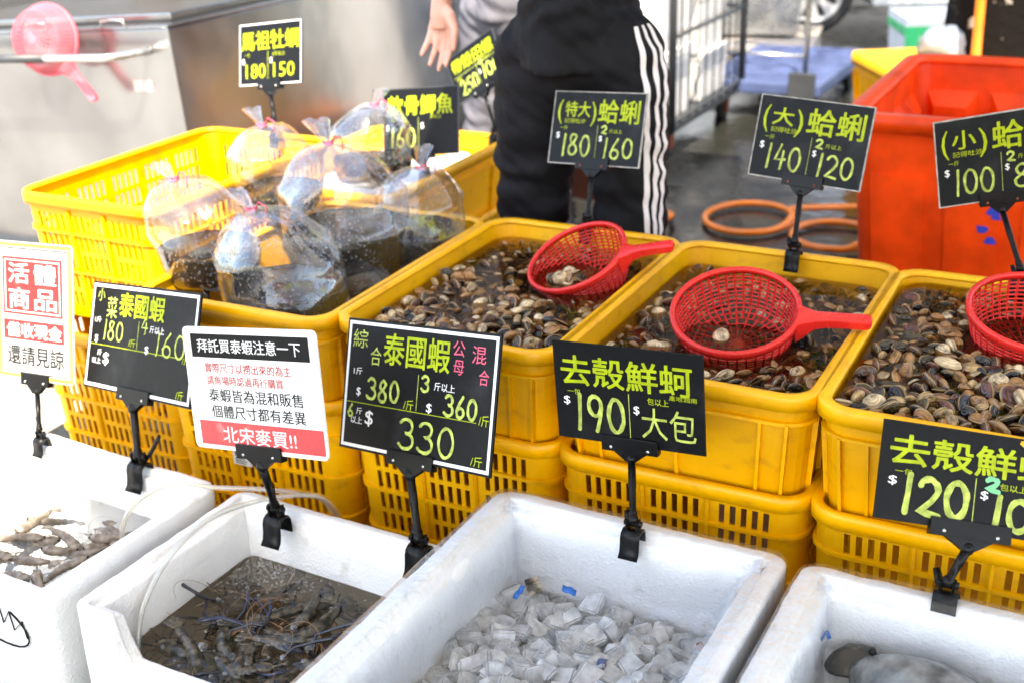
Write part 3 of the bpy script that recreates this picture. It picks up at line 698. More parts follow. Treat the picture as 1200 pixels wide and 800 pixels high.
def make_sign(spec, label, style, draw, group='price boards on black clip stands', nm='price_board', clampyaw=0, foot=None, bw=.36, levers=1, wide=1):
    C, a, t_, r_, w_, h_, base = [spec[k] for k in ('C', 'a', 't', 'r', 'w', 'h', 'base')]
    base = Vector(foot if foot else base)
    root = thing(nm, label, 'price sign' if nm == 'price_board' else 'notice', base, 0, group)
    T = T_of(Vector(C)-base, a, t_, r_)
    th = .004
    mb = MB()
    if style == 'paper' or style == 'yellowpaper':
        per = rrect(w_/2, h_/2, .012, 4, .05); n = len(per)
        mb.v = [(x, -th/2, y) for x, y, _, _ in per]+[(x, th/2, y) for x, y, _, _ in per]
        mb.f = [list(range(n)), list(range(2*n-1, n-1, -1))]+[[(i+1) % n, i, n+i, n+(i+1) % n] for i in range(n)]; mb.m = [0]*len(mb.f); mb.sm = [False]*len(mb.f)
    else: mb.box((-w_/2, -th/2, -h_/2), (w_/2, th/2, h_/2))
    bd = mb.obj('board', M['cardpaper' if style == 'yellowpaper' else 'paper' if 'paper' in style else ('slate' if style == 'slate' else 'board')], root); bd.matrix_local = T
    if style in ('slate', 'thin'):
        mb = MB(); e = .0022
        for lo_, hi_ in (((-w_/2-e, -th/2-.0008, -h_/2-e), (w_/2+e, th/2+.0008, -h_/2)), ((-w_/2-e, -th/2-.0008, h_/2), (w_/2+e, th/2+.0008, h_/2+e)),
                         ((-w_/2-e, -th/2-.0008, -h_/2), (-w_/2, th/2+.0008, h_/2)), ((w_/2, -th/2-.0008, -h_/2), (w_/2+e, th/2+.0008, h_/2))): mb.box(lo_, hi_)
        mb.obj('frame', M['edge' if style == 'slate' else 'dgrey'], bd)
    B = Board(w_, h_, -th/2)
    if style == 'framed':
        B.ring((.012, .012*w_/h_, .988, 1-.012*w_/h_), .016, 'white')
    if style == 'whiteline': B.ring((.006, .006, .994, .994), .012, 'white')
    draw(B)
    B.build(bd, {'white': 'white_lettering', 'pink': 'pink_lettering', 'redink': 'red_print', 'redband': 'red_band', 'blackink': 'black_print', 'yellowink': 'yellow_border', 'lime': 'lettering', 'pale': 'handwriting', 'blue_green': 'handwriting', 'paper': 'reversed_print'})
    # bracket that grips the lower edge
    sc_ = max(.85, min(1.25, w_/.27))
    bwid = .098*sc_*wide
    mb = MB(); mb.box((-bwid/2, -.008, -h_/2-.012), (bwid/2, -.0035, -h_/2+.016), bev=.001); mb.box((-bwid/2, .0035, -h_/2-.012), (bwid/2, .009, -h_/2+.014), bev=.001)
    mb.box((-bwid/2, -.0036, -h_/2-.012), (bwid/2, .0036, -h_/2-.0032))
    mb.add([(-bwid*.3, -.006, -h_/2-.012), (bwid*.3, -.006, -h_/2-.012), (.009, -.006, -h_/2-.03), (-.009, -.006, -h_/2-.03), (-bwid*.3, .006, -h_/2-.012), (bwid*.3, .006, -h_/2-.012), (.009, .006, -h_/2-.03), (-.009, .006, -h_/2-.03)],
           [(3, 2, 1, 0), (4, 5, 6, 7), (0, 1, 5, 4), (1, 2, 6, 5), (2, 3, 7, 6), (3, 0, 4, 7)])
    br = mb.obj('bracket', M['black'], root); br.matrix_local = T
    mb = MB()
    for q in (-.33, .33): mb.tube([(bwid*q, -.0095, -h_/2-.004), (bwid*q, -.0082, -h_/2-.004)], .003, 8)
    sc2 = mb.obj('screw', M['rust' if style == 'slate' else 'chrome'], br)
    top = T @ Vector((0, 0, -h_/2-.026))
    jt = Vector((0, 0, .034))
    mb = MB(); d = (top-jt); mb.tube([jt, jt+d*.12, jt+d*.14, jt+d*.5, jt+d*.52, top], [.0075*sc_, .0075*sc_, .006*sc_, .006*sc_, .0068*sc_, .0068*sc_], 10)
    mb.ellip(top, (.010*sc_,)*3, 10, 7); mb.obj('pole', M['black'], root)
    # clamp: jaw hooked over the rim, knuckles and lever
    Tz = Matrix.Rotation(clampyaw, 4, 'Z') @ Matrix.Scale(1.0*sc_, 4)
    mb = MB(); W2 = .017
    prof = [(.014, -.020), (.013, .004), (.008, .012), (-.004, .014), (-.012, .010), (-.015, .002), (-.016, -.012), (-.019, -.024), (-.026, -.032)]
    th2 = .003
    vs = []
    for y, z in prof: vs += [(-W2, y, z), (W2, y, z)]
    fs = [(2*i, 2*i+1, 2*i+3, 2*i+2) for i in range(len(prof)-1)]
    mb.add(vs, fs, 0, True, Tz); cl = mb.obj('clamp', M['black'], root); solidify(cl, .003, 0)
    mb = MB()
    for x in (-.011, .007): mb.box((x, -.008, .0135), (x+.004, .008, .032), T=Tz, bev=.001)
    mb.tube([(-.015, 0, .026), (.015, 0, .026)], .006, 8, T=Tz); mb.ellip(jt, (.0095*sc_,)*3, 10, 7)
    mb.obj('knuckle', M['black'], root)
    mb = MB()
    if levers == 1: mb.tube([(-.011, .004, .020), (-.016, .014, .030), (-.024, .022, .050), (-.030, .024, .058)], [.005, .006, .007, .005], 8, T=Tz, flat=.6)
    elif levers == 2: mb.tube([(.011, .004, .018), (.018, .012, .030), (.030, .018, .052), (.036, .020, .062)], [.005, .006, .006, .005], 8, T=Tz, flat=.6)
    else: mb.tube([(-.012, .006, .018), (-.016, .016, .028), (-.02, .022, .034)], [.005, .006, .005], 8, T=Tz, flat=.6)
    mb.obj('lever', M['black'], root)
    return root
def prices(b, one, unit, a1, p1, a2, p2, n2, sub=None, hw=.0046, mid=.5, c='pale'):
    b.rect((mid-.003, .46, mid+.003, .92), c)
def d1(b):
    b.ring((.012, .009, .988, .991), .036, 'yellowink'); b.ring((.055, .044, .945, .956), .011, 'blackink')
    b.rect((.09, .11, .87, .53), 'redink'); b.ring((.12, .13, .84, .51), .010, 'white', .0008)
    for t_, bx in (('活', (.17, .155, .44, .30)), ('體', (.51, .155, .79, .30)), ('商', (.17, .335, .44, .485)), ('品', (.51, .335, .79, .485))):
        b.text(t_, bx, 'white', .02)
    b.rect((.09, .57, .88, .715), 'redink'); b.text('僅收現金', (.13, .59, .85, .695), 'white', .02)
    b.text('還請見諒', (.13, .755, .87, .895), 'blackink', .045)
def d2(b):
    b.text('小', (.06, .06, .13, .18), 'pale', .0); b.text('菜', (.16, .13, .26, .33), 'pale', .0); b.text('泰國蝦', (.28, .08, .70, .30), 'lime', .03)
    b.text('1斤', (.055, .33, .115, .385), 'white', .01); b.text('$', (.07, .5, .10, .575), 'white', .02); b.hand('180', (.15, .35, .34, .53), 'pale', .0036, 1)
    b.text('/斤', (.40, .49, .465, .565), 'lime', .01); b.rect((.477, .32, .481, .575), 'pale'); b.hand('4', (.50, .29, .57, .43), 'pale', .0036, 2)
    b.text('斤以上', (.585, .345, .715, .41), 'white', .01); b.text('$', (.555, .53, .59, .605), 'white', .02); b.hand('160', (.65, .385, .91, .60), 'pale', .0045, 3)
    b.text('/斤', (.895, .565, .955, .635), 'lime', .01); b.rect((.03, .583, .885, .589), 'lime')
    b.text('斤', (.11, .63, .15, .685), 'white', .01); b.text('以上', (.065, .71, .15, .765), 'white', .01); b.text('$', (.17, .65, .225, .77), 'white', .03); b.text('/斤', (.87, .865, .935, .945), 'lime', .01)
def d3(b):
    b.rect((.06, .055, .945, .245), 'blackink'); b.text('拜託買泰蝦注意一下', (.11, .095, .885, .205), 'paper', .015)
    b.text('實際尺寸以撈出來的為主', (.15, .285, .80, .365), 'redink', .012); b.text('請魚場時認過再行購買', (.155, .39, .735, .465), 'redink', .012)
    b.text('泰蝦皆為混和販售', (.155, .495, .865, .60), 'blackink', .014); b.text('個體尺寸都有差異', (.165, .63, .87, .735), 'blackink', .014)
    b.rect((.055, .765, .985, .965), 'redband'); b.text('北宋麥買!!', (.235, .80, .785, .935), 'paper', .016)
def d4(b):
    b.text('綜', (.045, .08, .15, .22), 'pale', .0); b.text('合', (.175, .20, .25, .34), 'pale', .0); b.text('泰國蝦', (.265, .085, .70, .32), 'lime', .03)
    b.text('公', (.715, .08, .79, .19), 'pink', .0); b.text('母', (.725, .215, .79, .32), 'pink', .0); b.text('混', (.835, .10, .92, .225), 'pink', .0); b.text('合', (.885, .26, .945, .37), 'pink', .0)
    b.text('1斤', (.065, .37, .125, .425), 'white', .01); b.text('$', (.095, .52, .125, .59), 'white', .02); b.hand('380', (.17, .44, .39, .60), 'pale', .006, 4)
    b.text('/斤', (.425, .555, .49, .63), 'lime', .01); b.rect((.507, .36, .511, .628), 'pale'); b.hand('3', (.535, .36, .585, .475), 'pale', .0055, 5)
    b.text('斤以上', (.615, .395, .745, .455), 'white', .01); b.text('$', (.575, .555, .61, .63), 'white', .02); b.hand('360', (.69, .475, .89, .625), 'pale', .006, 6)
    b.text('/斤', (.905, .575, .965, .655), 'lime', .01); b.rect((.03, .635, .89, .640), 'lime')
    b.hand('6', (.045, .66, .085, .755), 'pale', .0045, 7); b.text('斤', (.105, .675, .145, .725), 'white', .01); b.text('以上', (.07, .745, .15, .80), 'white', .01)
    b.text('$', (.17, .685, .225, .805), 'white', .03); b.hand('330', (.41, .70, .77, .925), 'pale', .0062, 8); b.text('/斤', (.875, .87, .945, .945), 'lime', .01)
def oyster(b, p1, p2, cjk2=None, extra=None):
    b.text('去殼鮮蚵', (.05, .13, .925, .43), 'lime', .035)
    b.text('一包', (.085, .47, .175, .53), 'lime', .01); b.text('$', (.055, .555, .10, .65), 'white', .03)
    b.rect((.503, .46, .508, .95), 'pale'); b.text('包以上', (.63, .475, .77, .545), 'lime', .015); b.text('$', (.535, .575, .575, .67), 'white', .03)
def d5(b):
    oyster(b, 0, 0); b.hand('190', (.135, .53, .475, .895), 'pale', .0075, 9); b.text('大包', (.585, .575, .945, .895), 'pale', .004); b.text('產地:越南', (.775, .425, .955, .475), 'lime', .015)
def d6(b):
    oyster(b, 0, 0); b.hand('120', (.135, .53, .475, .90), 'pale', .010, 10); b.hand('2', (.555, .44, .625, .565), 'blue_green', .008, 11); b.hand('100', (.60, .61, .95, .93), 'pale', .009, 12)
def d7(b):
    b.text('馬祖牡蠣', (.04, .13, .96, .43), 'lime', .035); b.text('一斤', (.09, .475, .18, .535), 'lime', .01); b.text('3斤以上', (.54, .475, .74, .54), 'lime', .01)
    b.text('$', (.05, .56, .09, .66), 'white', .03); b.text('180', (.11, .65, .43, .885), 'lime', .02); b.text('$', (.50, .56, .54, .66), 'white', .03); b.text('150', (.555, .65, .89, .88), 'lime', .02); b.rect((.463, .46, .470, .92), 'lime')
def d8(b):
    b.text('軟骨鯽魚', (.055, .10, .93, .40), 'lime', .035); b.text('一斤', (.08, .445, .17, .505), 'lime', .01); b.text('$', (.03, .54, .07, .64), 'white', .03); b.hand('160', (.09, .60, .43, .89), 'pale', .006, 13)
    b.rect((.467, .44, .472, .92), 'pale'); b.text('$', (.50, .52, .545, .62), 'white', .03); b.text('斤以上', (.63, .41, .78, .465), 'lime', .01)
def d9(b):
    b.text('帶殼田螺', (.06, .10, .93, .40), 'lime', .035); b.rect((.05, .465, .95, .475), 'pale'); b.text('斤', (.09, .49, .2, .58), 'lime', .01); b.hand('250', (.12, .60, .49, .92), 'pale', .0062, 14)
    b.rect((.515, .42, .522, .95), 'pale'); b.hand('5', (.58, .36, .66, .50), 'pale', .005, 15); b.text('斤以上', (.68, .40, .83, .47), 'lime', .01); b.text('$', (.54, .60, .58, .7), 'white', .03); b.hand('100', (.61, .55, .95, .85), 'pale', .0062, 16)
def clam(b, ch, p1, p2, s0):
    two = len(ch) == 2
    b.text('(', (.045, .11, .10, .45), 'lime', .015); b.text(ch, (.13, .13, .41 if two else .32, .345), 'lime', .03); b.text(')', (.425 if two else .345, .13, .48 if two else .41, .47), 'lime', .015)
    b.text('記得吐沙', (.13, .37, .37, .435), 'lime', .012); b.text('蛤蜊', (.505 if two else .45, .095, .95, .415), 'lime', .035)
    b.text('一斤', (.09, .475, .175, .53), 'lime', .012); b.text('$', (.055, .565, .095, .66), 'white', .03); b.hand(p1, (.13, .59, .45, .89), 'pale', .0052, s0)
    b.rect((.511, .45, .515, .93), 'pale'); b.hand('2', (.555, .455, .62, .565), 'pale', .0046, s0+1); b.text('斤以上', (.645, .50, .785, .555), 'lime', .012)
    b.text('$', (.54, .595, .575, .68), 'white', .03); b.hand(p2, (.60, .625, .92, .90), 'pale', .0052, s0+2)
SG = {1: {'C': [-2.174, 1.802, 0.554], 'a': 0.019, 't': 0.252, 'r': 0.05, 'w': 0.233, 'h': 0.312, 'base': [-2.114, 1.702, 0.285]},
2: {'C': [-1.859, 1.796, 0.536], 'a': -0.283, 't': 0.379, 'r': 0.155, 'w': 0.413, 'h': 0.237, 'base': [-1.816, 1.696, 0.285]},
3: {'C': [-1.433, 1.646, 0.564], 'a': -0.141, 't': 0.163, 'r': 0.178, 'w': 0.362, 'h': 0.242, 'base': [-1.426, 1.66, 0.27]},
4: {'C': [-1.159, 1.788, 0.549], 'a': -0.275, 't': 0.348, 'r': 0.16, 'w': 0.408, 'h': 0.258, 'base': [-1.108, 1.682, 0.27]},
5: {'C': [-0.73, 1.793, 0.621], 'a': -0.009, 't': 0.018, 'r': 0.066, 'w': 0.277, 'h': 0.183, 'base': [-0.686, 1.71, 0.4]},
6: {'C': [-0.16, 1.826, 0.568], 'a': 0.483, 't': 0.525, 'r': -0.183, 'w': 0.302, 'h': 0.156, 'base': [-0.172, 1.739, 0.4]},
7: {'C': [-2.254, 2.839, 0.95], 'a': -0.15, 't': 0.279, 'r': 0.138, 'w': 0.249, 'h': 0.175, 'base': [-2.209, 2.77, 0.73]},
8: {'C': [-1.866, 2.999, 0.75], 'a': 0.068, 't': 0.321, 'r': 0.105, 'w': 0.237, 'h': 0.188, 'base': [-1.80, 2.90, 0.62]},
9: {'C': [-1.912, 3.418, 0.827], 'a': -0.251, 't': 0.291, 'r': 0.599, 'w': 0.206, 'h': 0.152, 'base': [-1.824, 3.365, 0.62]},
10: {'C': [-1.191, 2.716, 0.845], 'a': -0.144, 't': 0.351, 'r': 0.068, 'w': 0.252, 'h': 0.173, 'base': [-1.173, 2.618, 0.622]},
11: {'C': [-0.67, 2.712, 0.858], 'a': -0.145, 't': 0.283, 'r': -0.019, 'w': 0.263, 'h': 0.18, 'base': [-0.667, 2.615, 0.622]},
12: {'C': [-0.269, 2.684, 0.868], 'a': 0.347, 't': -0.015, 'r': 0.169, 'w': 0.248, 'h': 0.182, 'base': [-0.194, 2.612, 0.622]}}
make_sign(SG[1], 'glaring white card in red blocks with a yellow border, at the left edge', 'yellowpaper', d1, nm='notice_card', levers=1)
make_sign(SG[2], 'white-framed black board priced 180 and 160 above the leftmost foam box', 'framed', d2, levers=2)
make_sign(SG[3], 'white laminated paper notice with a black heading and a red band', 'paper', d3, nm='notice_card', levers=1)
make_sign(SG[4], 'white-framed black board priced 380, 360 and 330 with pink writing', 'framed', d4, levers=3)
make_sign(SG[5], 'frameless black board priced 190 above the box of ice', 'plain', d5, levers=0, wide=1.05)
make_sign(SG[6], 'tilted black board priced 120 and 100 at the lower right', 'plain', d6, levers=0, wide=1.15)
make_sign(SG[7], 'white-edged board priced 180 and 150 in front of the steel chest', 'whiteline', d7, levers=1)
make_sign(SG[8], 'black board priced 160 standing behind the water bags', 'thin', d8, levers=0)
make_sign(SG[9], 'steeply slanted board priced 250 and 100 beside the hand', 'thin', d9, levers=0)
make_sign(SG[10], 'worn slate board priced 180 and 160 in front of the black trousers', 'slate', lambda b: clam(b, '特大', '180', '160', 20), levers=0)
make_sign(SG[11], 'worn slate board priced 140 and 120 on the middle clam tub', 'slate', lambda b: clam(b, '大', '140', '120', 24), levers=0)
make_sign(SG[12], 'worn slate board priced 100 in front of the red bin', 'slate', lambda b: clam(b, '小', '100', '80', 28), levers=0)
# ---------------------------------------------------------------- red strainers
def make_strainer(nm, label, Rr, depth, hl, nrib, mat, group=None):
    root = thing(nm, label, 'strainer', group=group)
    mb = MB(); n = 56
    mb.lathe([(Rr-.007, -.002), (Rr-.006, .004), (Rr, .006), (Rr+.004, .003), (Rr+.004, -.010), (Rr-.001, -.012), (Rr-.004, -.006)], n, closed=True); mb.obj('rim', M[mat], root)
    # lattice bowl: profile points, every cell loses its middle
    prof = []
    K = 15
    for i in range(K+1):
        t = i/K
        if t < .62: q = t/.62; r_ = Rr-.004-.022*q**1.6; z = -.008-depth*.92*q
        else: q = (t-.62)/.38; r_ = (Rr-.026)*(1-q)+.012*q; z = -.008-depth*(.92+.08*math.sin(q*math.pi/2))
        prof.append((r_, z))
    mb = MB()
    for q in range(nrib):
        c_, s_ = math.cos(2*math.pi*q/nrib), math.sin(2*math.pi*q/nrib)
        pp = [(r_*c_, r_*s_, z) for r_, z in (prof if q % 2 == 0 else prof[:K-3])]
        mb.tube(pp, [.0023 if r_ > .05 else .0016 for r_, z in (prof if q % 2 == 0 else prof[:K-3])], 6, cap=False)
    for r_, z in prof[1:-1]:
        mb.tube([(r_*math.cos(2*math.pi*q/nrib), r_*math.sin(2*math.pi*q/nrib), z) for q in range(nrib)], .0019 if r_ > .085 else .0013, 6, closed=True)
    mb.obj('basket', M[mat], root)
    mb = MB(); mb.lathe([(.0005, -.008-depth), (.016, -.0075-depth), (.016, -.011-depth), (.0005, -.0115-depth)], 18, smooth=False)
    mb.obj('boss', M[mat], root)
    mb = MB()
    secs = [(Rr-.004, .034, .004, -.040), (Rr+.010, .026, .004, -.032), (Rr+.03, .017, .005, -.016), (Rr+.055, .0145, .008, -.010), (Rr+.09, .014, .010, -.008), (Rr+hl-.012, .0155, .011, -.006), (Rr+hl-.003, .013, .010, -.005), (Rr+hl, .008, .008, -.003)]
    vs = []; 
    for x, hw, zt, zb in secs: vs += [(x, -hw, zb), (x, -hw*.9, zt), (x, -hw*.4, zt+.002), (x, hw*.4, zt+.002), (x, hw*.9, zt), (x, hw, zb)]
    fs = []
    for i in range(len(secs)-1):
        for j in range(6): fs.append((i*6+j, i*6+(j+1) % 6, (i+1)*6+(j+1) % 6, (i+1)*6+j))
    fs += [tuple(range(5, -1, -1)), tuple(range((len(secs)-1)*6, len(secs)*6))]
    mb.add(vs, fs, 0, False); bevel(mb.obj('handle', M[mat], root), .002)
    mb = MB(); mb.lathe([(.0035, .0128), (.0055, .0134), (.0055, .0125), (.0035, .0118)], 14, T=Matrix.Translation((Rr+hl-.016, 0, .0005)), closed=True)
    mb.obj('hang_hole', M[mat], root)
    return root
def orient(o, loc, nrm, hdir):
    z = Vector(nrm).normalized(); x = Vector(hdir); x = (x-z*x.dot(z)).normalized(); y = z.cross(x)
    o.rotation_euler = Matrix(((x.x, y.x, z.x), (x.y, y.y, z.y), (x.z, y.z, z.z))).to_euler(); o.location = loc
SGp = 'red plastic strainers in the clam tubs'
s1 = make_strainer('strainer', 'red strainer lying level in the middle clam tub, empty but for one clam', .125, .085, .136, 42, 'red', SGp)
orient(s1, (-.672, 2.205, .640), (.03, -.36, .93), (.96, .10, 0))
s2 = dup(s1, label='red strainer tipped to one side in the left clam tub, with clams inside', group=SGp)
orient(s2, (-1.10, 2.39, .636), (-.24, -.38, .89), (.95, .04, 0))
s2.scale = (.93, .93, .93)
s3 = dup(s1, label='red strainer at the right edge of the picture in the brimming clam tub', group=SGp)
orient(s3, (-.135, 2.36, .662), (.10, -.22, .97), (.75, -.65, 0))
pk = make_strainer('strainer', 'pink strainer hooked over the handle bar of the steel chest', .12, .07, .15, 54, 'pinkp')

# ---------------------------------------------------------------- clams
def clam_geo(rnd_v, rs, open_=0.0):
    """one shell of two cupped valves, with the growth-ring coordinate"""
    rr = random.Random(rs); a, b_, th = .0205*rr.uniform(.85, 1.15), .0168*rr.uniform(.85, 1.1), .0066*rr.uniform(.8, 1.2)
    NR, NT = 6, 16; vs, fs, ring = [], [], []
    for sgn in (1, -1):
        o = len(vs); ux, uy = .15*a, .78*b_
        vs.append((ux, uy*.86, sgn*th*.62)); ring.append(0)
        for i in range(1, NR+1):
            t = i/NR
            for j in range(NT):
                an = 2*math.pi*j/NT
                ex, ey = a*math.cos(an), b_*math.sin(an)*(1 if math.sin(an) < 0 else .92)
                if ey > 0: ey *= 1-.12*abs(math.cos(an))
                x = ux+(ex-ux)*t; y = uy*.9+(ey-uy*.9)*t
                h = th*math.sqrt(max(0, 1-(x/a)**2*.98-(y/b_)**2*.9 if t < 1 else 0))
                h = max(h, 0)*(1.0)+th*.25*(1-t)
                vs.append((x, y, sgn*(h+.0002)-(open_*(y-uy)*sgn))); ring.append(t)
        for j in range(NT): fs.append((o, o+1+j, o+1+(j+1) % NT) if sgn > 0 else (o, o+1+(j+1) % NT, o+1+j))
        for i in range(NR-1):
            for j in range(NT):
                q = (o+1+i*NT+j, o+1+(i+1)*NT+j, o+1+(i+1)*NT+(j+1) % NT, o+1+i*NT+(j+1) % NT)
                fs.append(q if sgn > 0 else q[::-1])
    return vs, fs, ring, [rnd_v]*len(vs)
def clam_mesh(name, geos):
    V, F, RG, RN = [], [], [], []
    for (vs, fs, rg, rn), T in geos:
        o = len(V); V += [tuple(T @ Vector(v)) for v in vs]; F += [[i+o for i in f] for f in fs]; RG += rg; RN += rn
    me = bpy.data.meshes.new(name); me.from_pydata(V, [], F); me.polygons.foreach_set('use_smooth', [True]*len(F))
    for nm, d in (('ring', RG), ('rnd', RN)):
        at = me.attributes.new(nm, 'FLOAT', 'POINT'); at.data.foreach_set('value', d)
    me.materials.append(M['clam']); me.update(); return me
rnd = random.Random(11)
GEO = [clam_geo((i+.5)/26 if i < 26 else rnd.random(), i, rnd.choice([0, 0, 0, .06])) for i in range(32)]
CM = [clam_mesh('clam', [(g, Matrix.Identity(4))]) for g in GEO]
camM = cam.matrix_world.inverted()
def px(p):
    q = camM @ Vector(p); f = 43.5/36*1200
    return (600+f*q.x/-q.z, 400-f*q.y/-q.z, -q.z)
STR = [(-.672, 2.205, .128), (-1.10, 2.39, .115), (-.135, 2.36, .128)]
def clam_T(x, y, z, size, edge):
    if edge: e = Euler((R(rnd.uniform(55, 125)), R(rnd.uniform(-30, 30)), R(rnd.uniform(0, 360))))
    else: e = Euler((R(rnd.gauss(0, 32))+(math.pi if rnd.random() < .5 else 0), R(rnd.gauss(0, 22)), R(rnd.uniform(0, 360))))
    return Matrix.Translation((x, y, z)) @ e.to_matrix().to_4x4() @ Matrix.Scale(size, 4)
cand = []; deep = []
for ti, (cx, zt, zf, pref) in enumerate(((XA, .566, .579, (.3, 1)), (XB, .563, .568, (0, .62)), (XC, .590, .603, (0, 1)))):
    ax, ay = .208, .326
    for layer in range(3):
        st = .0285 if layer == 0 else .031
        y = -ay
        row = 0
        while y < ay:
            x = -ax+(st*.5 if row % 2 else 0)
            while x < ax:
                X = cx+x+rnd.gauss(0, .006); Y = YT+y+rnd.gauss(0, .006)
                X = min(max(X, cx-ax), cx+ax); Y = min(max(Y, YT-ay), YT+ay)
                f = (ay-y)/(2*ay); z = zt+(zf-zt)*f-.014*layer+rnd.gauss(0, .0035)+.007*noise.noise(Vector((X*9, Y*9, ti)))
                cov = min(math.hypot(X-a_, Y-b_)-c_ for a_, b_, c_ in STR)
                if cov < .008: z = min(z, .540-.012*layer)
                dark = (ti == 1 and rnd.random() < .7)
                while True:
                    gi = rnd.randrange(32); v_ = GEO[gi][3][0]
                    if ti == 1 and v_ > .52 and rnd.random() < .7: continue
                    if ti == 0 and v_ < .25 and rnd.random() < .6: continue
                    break
                T = clam_T(X, Y, z, rnd.choice([.65, .8, .9, 1.0, 1.1]) if ti < 2 else rnd.choice([.7, .85, .95, 1.05, 1.2]), rnd.random() < .58)
                q = px((X, Y, z)); inb = -10 < q[0] < 1210 and -10 < q[1] < 800
                hid = (640 < q[0] < 828 and q[1] > 395+(q[0]-640)*.1) or (398 < q[0] < 592 and q[1] > 370+(q[0]-398)*.12) or (q[0] > 1030 and q[1] > 488+(q[0]-1030)*.15) or cov < .005
                (cand if layer == 0 and inb and not hid else deep).append((q[2], ti, gi, T))
                x += st
            y += st*.9; row += 1
cand.sort(key=lambda c: c[0])
extra = []
for k in range(12):            # the clams lifted in the tipped strainer, one in the level one
    a_ = rnd.uniform(0, 6.28); r_ = rnd.uniform(0, .062)
    extra.append((0, 3, rnd.choice([24, 25, 20, 16, 9, 12]), clam_T(-1.115+r_*math.cos(a_), 2.375+r_*.8*math.sin(a_), .577+rnd.uniform(0, .016), 1.0, rnd.random() < .3)))
extra.append((0, 4, 24, clam_T(-.70, 2.21, .578, 1.0, False)))
CLB = ['small brown and cream clam heaped in water in the left clam tub', 'small dark clam under water in the middle clam tub', 'brown banded clam in the brimming heap of the right clam tub', 'clam scooped up in the tipped red strainer', 'lone clam at the bottom of the level red strainer']
CGR = ['clams in the left tub', 'clams in the middle tub', 'clams in the right tub', 'clams in the tipped strainer', None]
singles = extra+cand[:285]; deep += cand[285:]
for _, ti, gi, T in singles:
    o = bpy.data.objects.new('clam', CM[gi]); col.objects.link(o); o.matrix_world = T
    tag(o, CLB[ti], 'clam', CGR[ti])
me = clam_mesh('clams', [(GEO[gi], T) for _, ti, gi, T in deep])
o = bpy.data.objects.new('clams', me); col.objects.link(o); tag(o, 'lower layers and far part of the clam heaps filling the three tubs', 'clams', kind='stuff')
water_sheet('tub_water', 'clamwater', XA, YT, .226, .343, .582, 'clear brownish water over the clams in the left tub', amp=.0012)
water_sheet('tub_water', 'clamwater', XB, YT, .226, .343, .575, 'dark brownish water over the clams in the middle tub', amp=.0012)
water_sheet('tub_water', 'clamwater', XC, YT-.008, .226, .343, .602, 'brownish water over the clams in the right tub', amp=.0012)

# ---------------------------------------------------------------- ice
tilt = lambda X, Y: .262+.03*noise.noise(Vector((X*6, Y*6, 2)))+.03*(X+.705)-.02*max(0, Y-1.55)/.2
iw = []
for k in range(16):
    bm = bmesh.new(); bmesh.ops.create_cube(bm, size=1); rr = random.Random(k)
    for v in bm.verts: v.co = Vector((v.co.x*.041*rr.uniform(.8, 1.2), v.co.y*.034*rr.uniform(.8, 1.2), v.co.z*.026*rr.uniform(.8, 1.25)))+Vector((rr.gauss(0, .0035), rr.gauss(0, .0035), rr.gauss(0, .0028)))
    bmesh.ops.bevel(bm, geom=bm.edges[:], offset=.0035, segments=2, affect='EDGES')
    me = bpy.data.meshes.new('ice_cube'); bm.to_mesh(me); bm.free(); me.materials.append(M['ice'])
    for p in me.polygons: p.use_smooth = False
    iw.append(me)
ri = random.Random(5); bed = []; cnt = 0
for layer in range(2):
    y = -.285; row = 0
    while y < .26:
        x = -.208+(.013 if row % 2 else 0)
        while x < .209:
            X = -.705+x+ri.gauss(0, .007); Y = 1.425+y+ri.gauss(0, .006); z = tilt(X, Y)-.018*layer+ri.gauss(0, .006)
            T = Matrix.Translation((X, Y, z)) @ Euler((ri.gauss(0, .5), ri.gauss(0, .5), ri.uniform(0, 6.28))).to_matrix().to_4x4()
            q = px((X, Y, z))
            if layer == 0 and q[1] < 815:
                o = bpy.data.objects.new('ice_cube', ri.choice(iw)); col.objects.link(o); o.matrix_world = T; cnt += 1
                tag(o, 'clear cloudy ice cube in the heap filling the foam box', 'ice cube', 'ice cubes in the foam box')
            elif layer or True: bed.append((ri.choice(iw), T))
            x += .0305
        y += .0275; row += 1
mb = MB()
for me, T in bed: mb.add([v.co for v in me.vertices], [list(p.vertices) for p in me.polygons], 0, False, T)
tag(mb.obj('ice', M['ice']), 'lower layer of crushed ice cubes in the foam box', 'ice', kind='stuff')
mb = MB()
for i in range(15):
    for j in range(19):
        X = -.705-.214+.428*i/14; Y = 1.425-.285+.555*j/18; mb.v.append((X, Y, tilt(X, Y)-.034+.006*noise.noise(Vector((X*40, Y*40, 0)))))
for i in range(14):
    for j in range(18): a = i*19+j; mb.f.append([a, a+19, a+20, a+1]); mb.m.append(0); mb.sm.append(True)
M['slush'] = pmat('slush', (.78, .80, .81), .35, var=.15, vs=30, bump=.4, bs=60)
tag(mb.obj('ice_slush', M['slush']), 'packed slush of melting ice under the cubes', 'ice', kind='stuff')
def scrap(nm, label, cat, mat, loc, size, seed):
    mb = MB(); rr = random.Random(seed); n = 6
    for i in range(n+1):
        t = i/n-.5
        for sy in (-.5, .5): mb.v.append((t*size[0], sy*size[1]*(1-.3*abs(t)), size[2]*(math.sin(i*1.7+seed)*.5+.5)))
    mb.f = [[2*i, 2*i+2, 2*i+3, 2*i+1] for i in range(n)]; mb.m = [0]*n; mb.sm = [True]*n
    o = mb.obj(nm, M[mat]); solidify(o, .0012); o.location = loc; o.rotation_euler = (rr.uniform(-.4, .4), rr.uniform(-.4, .4), rr.uniform(0, 6)); return tag(o, label, cat)
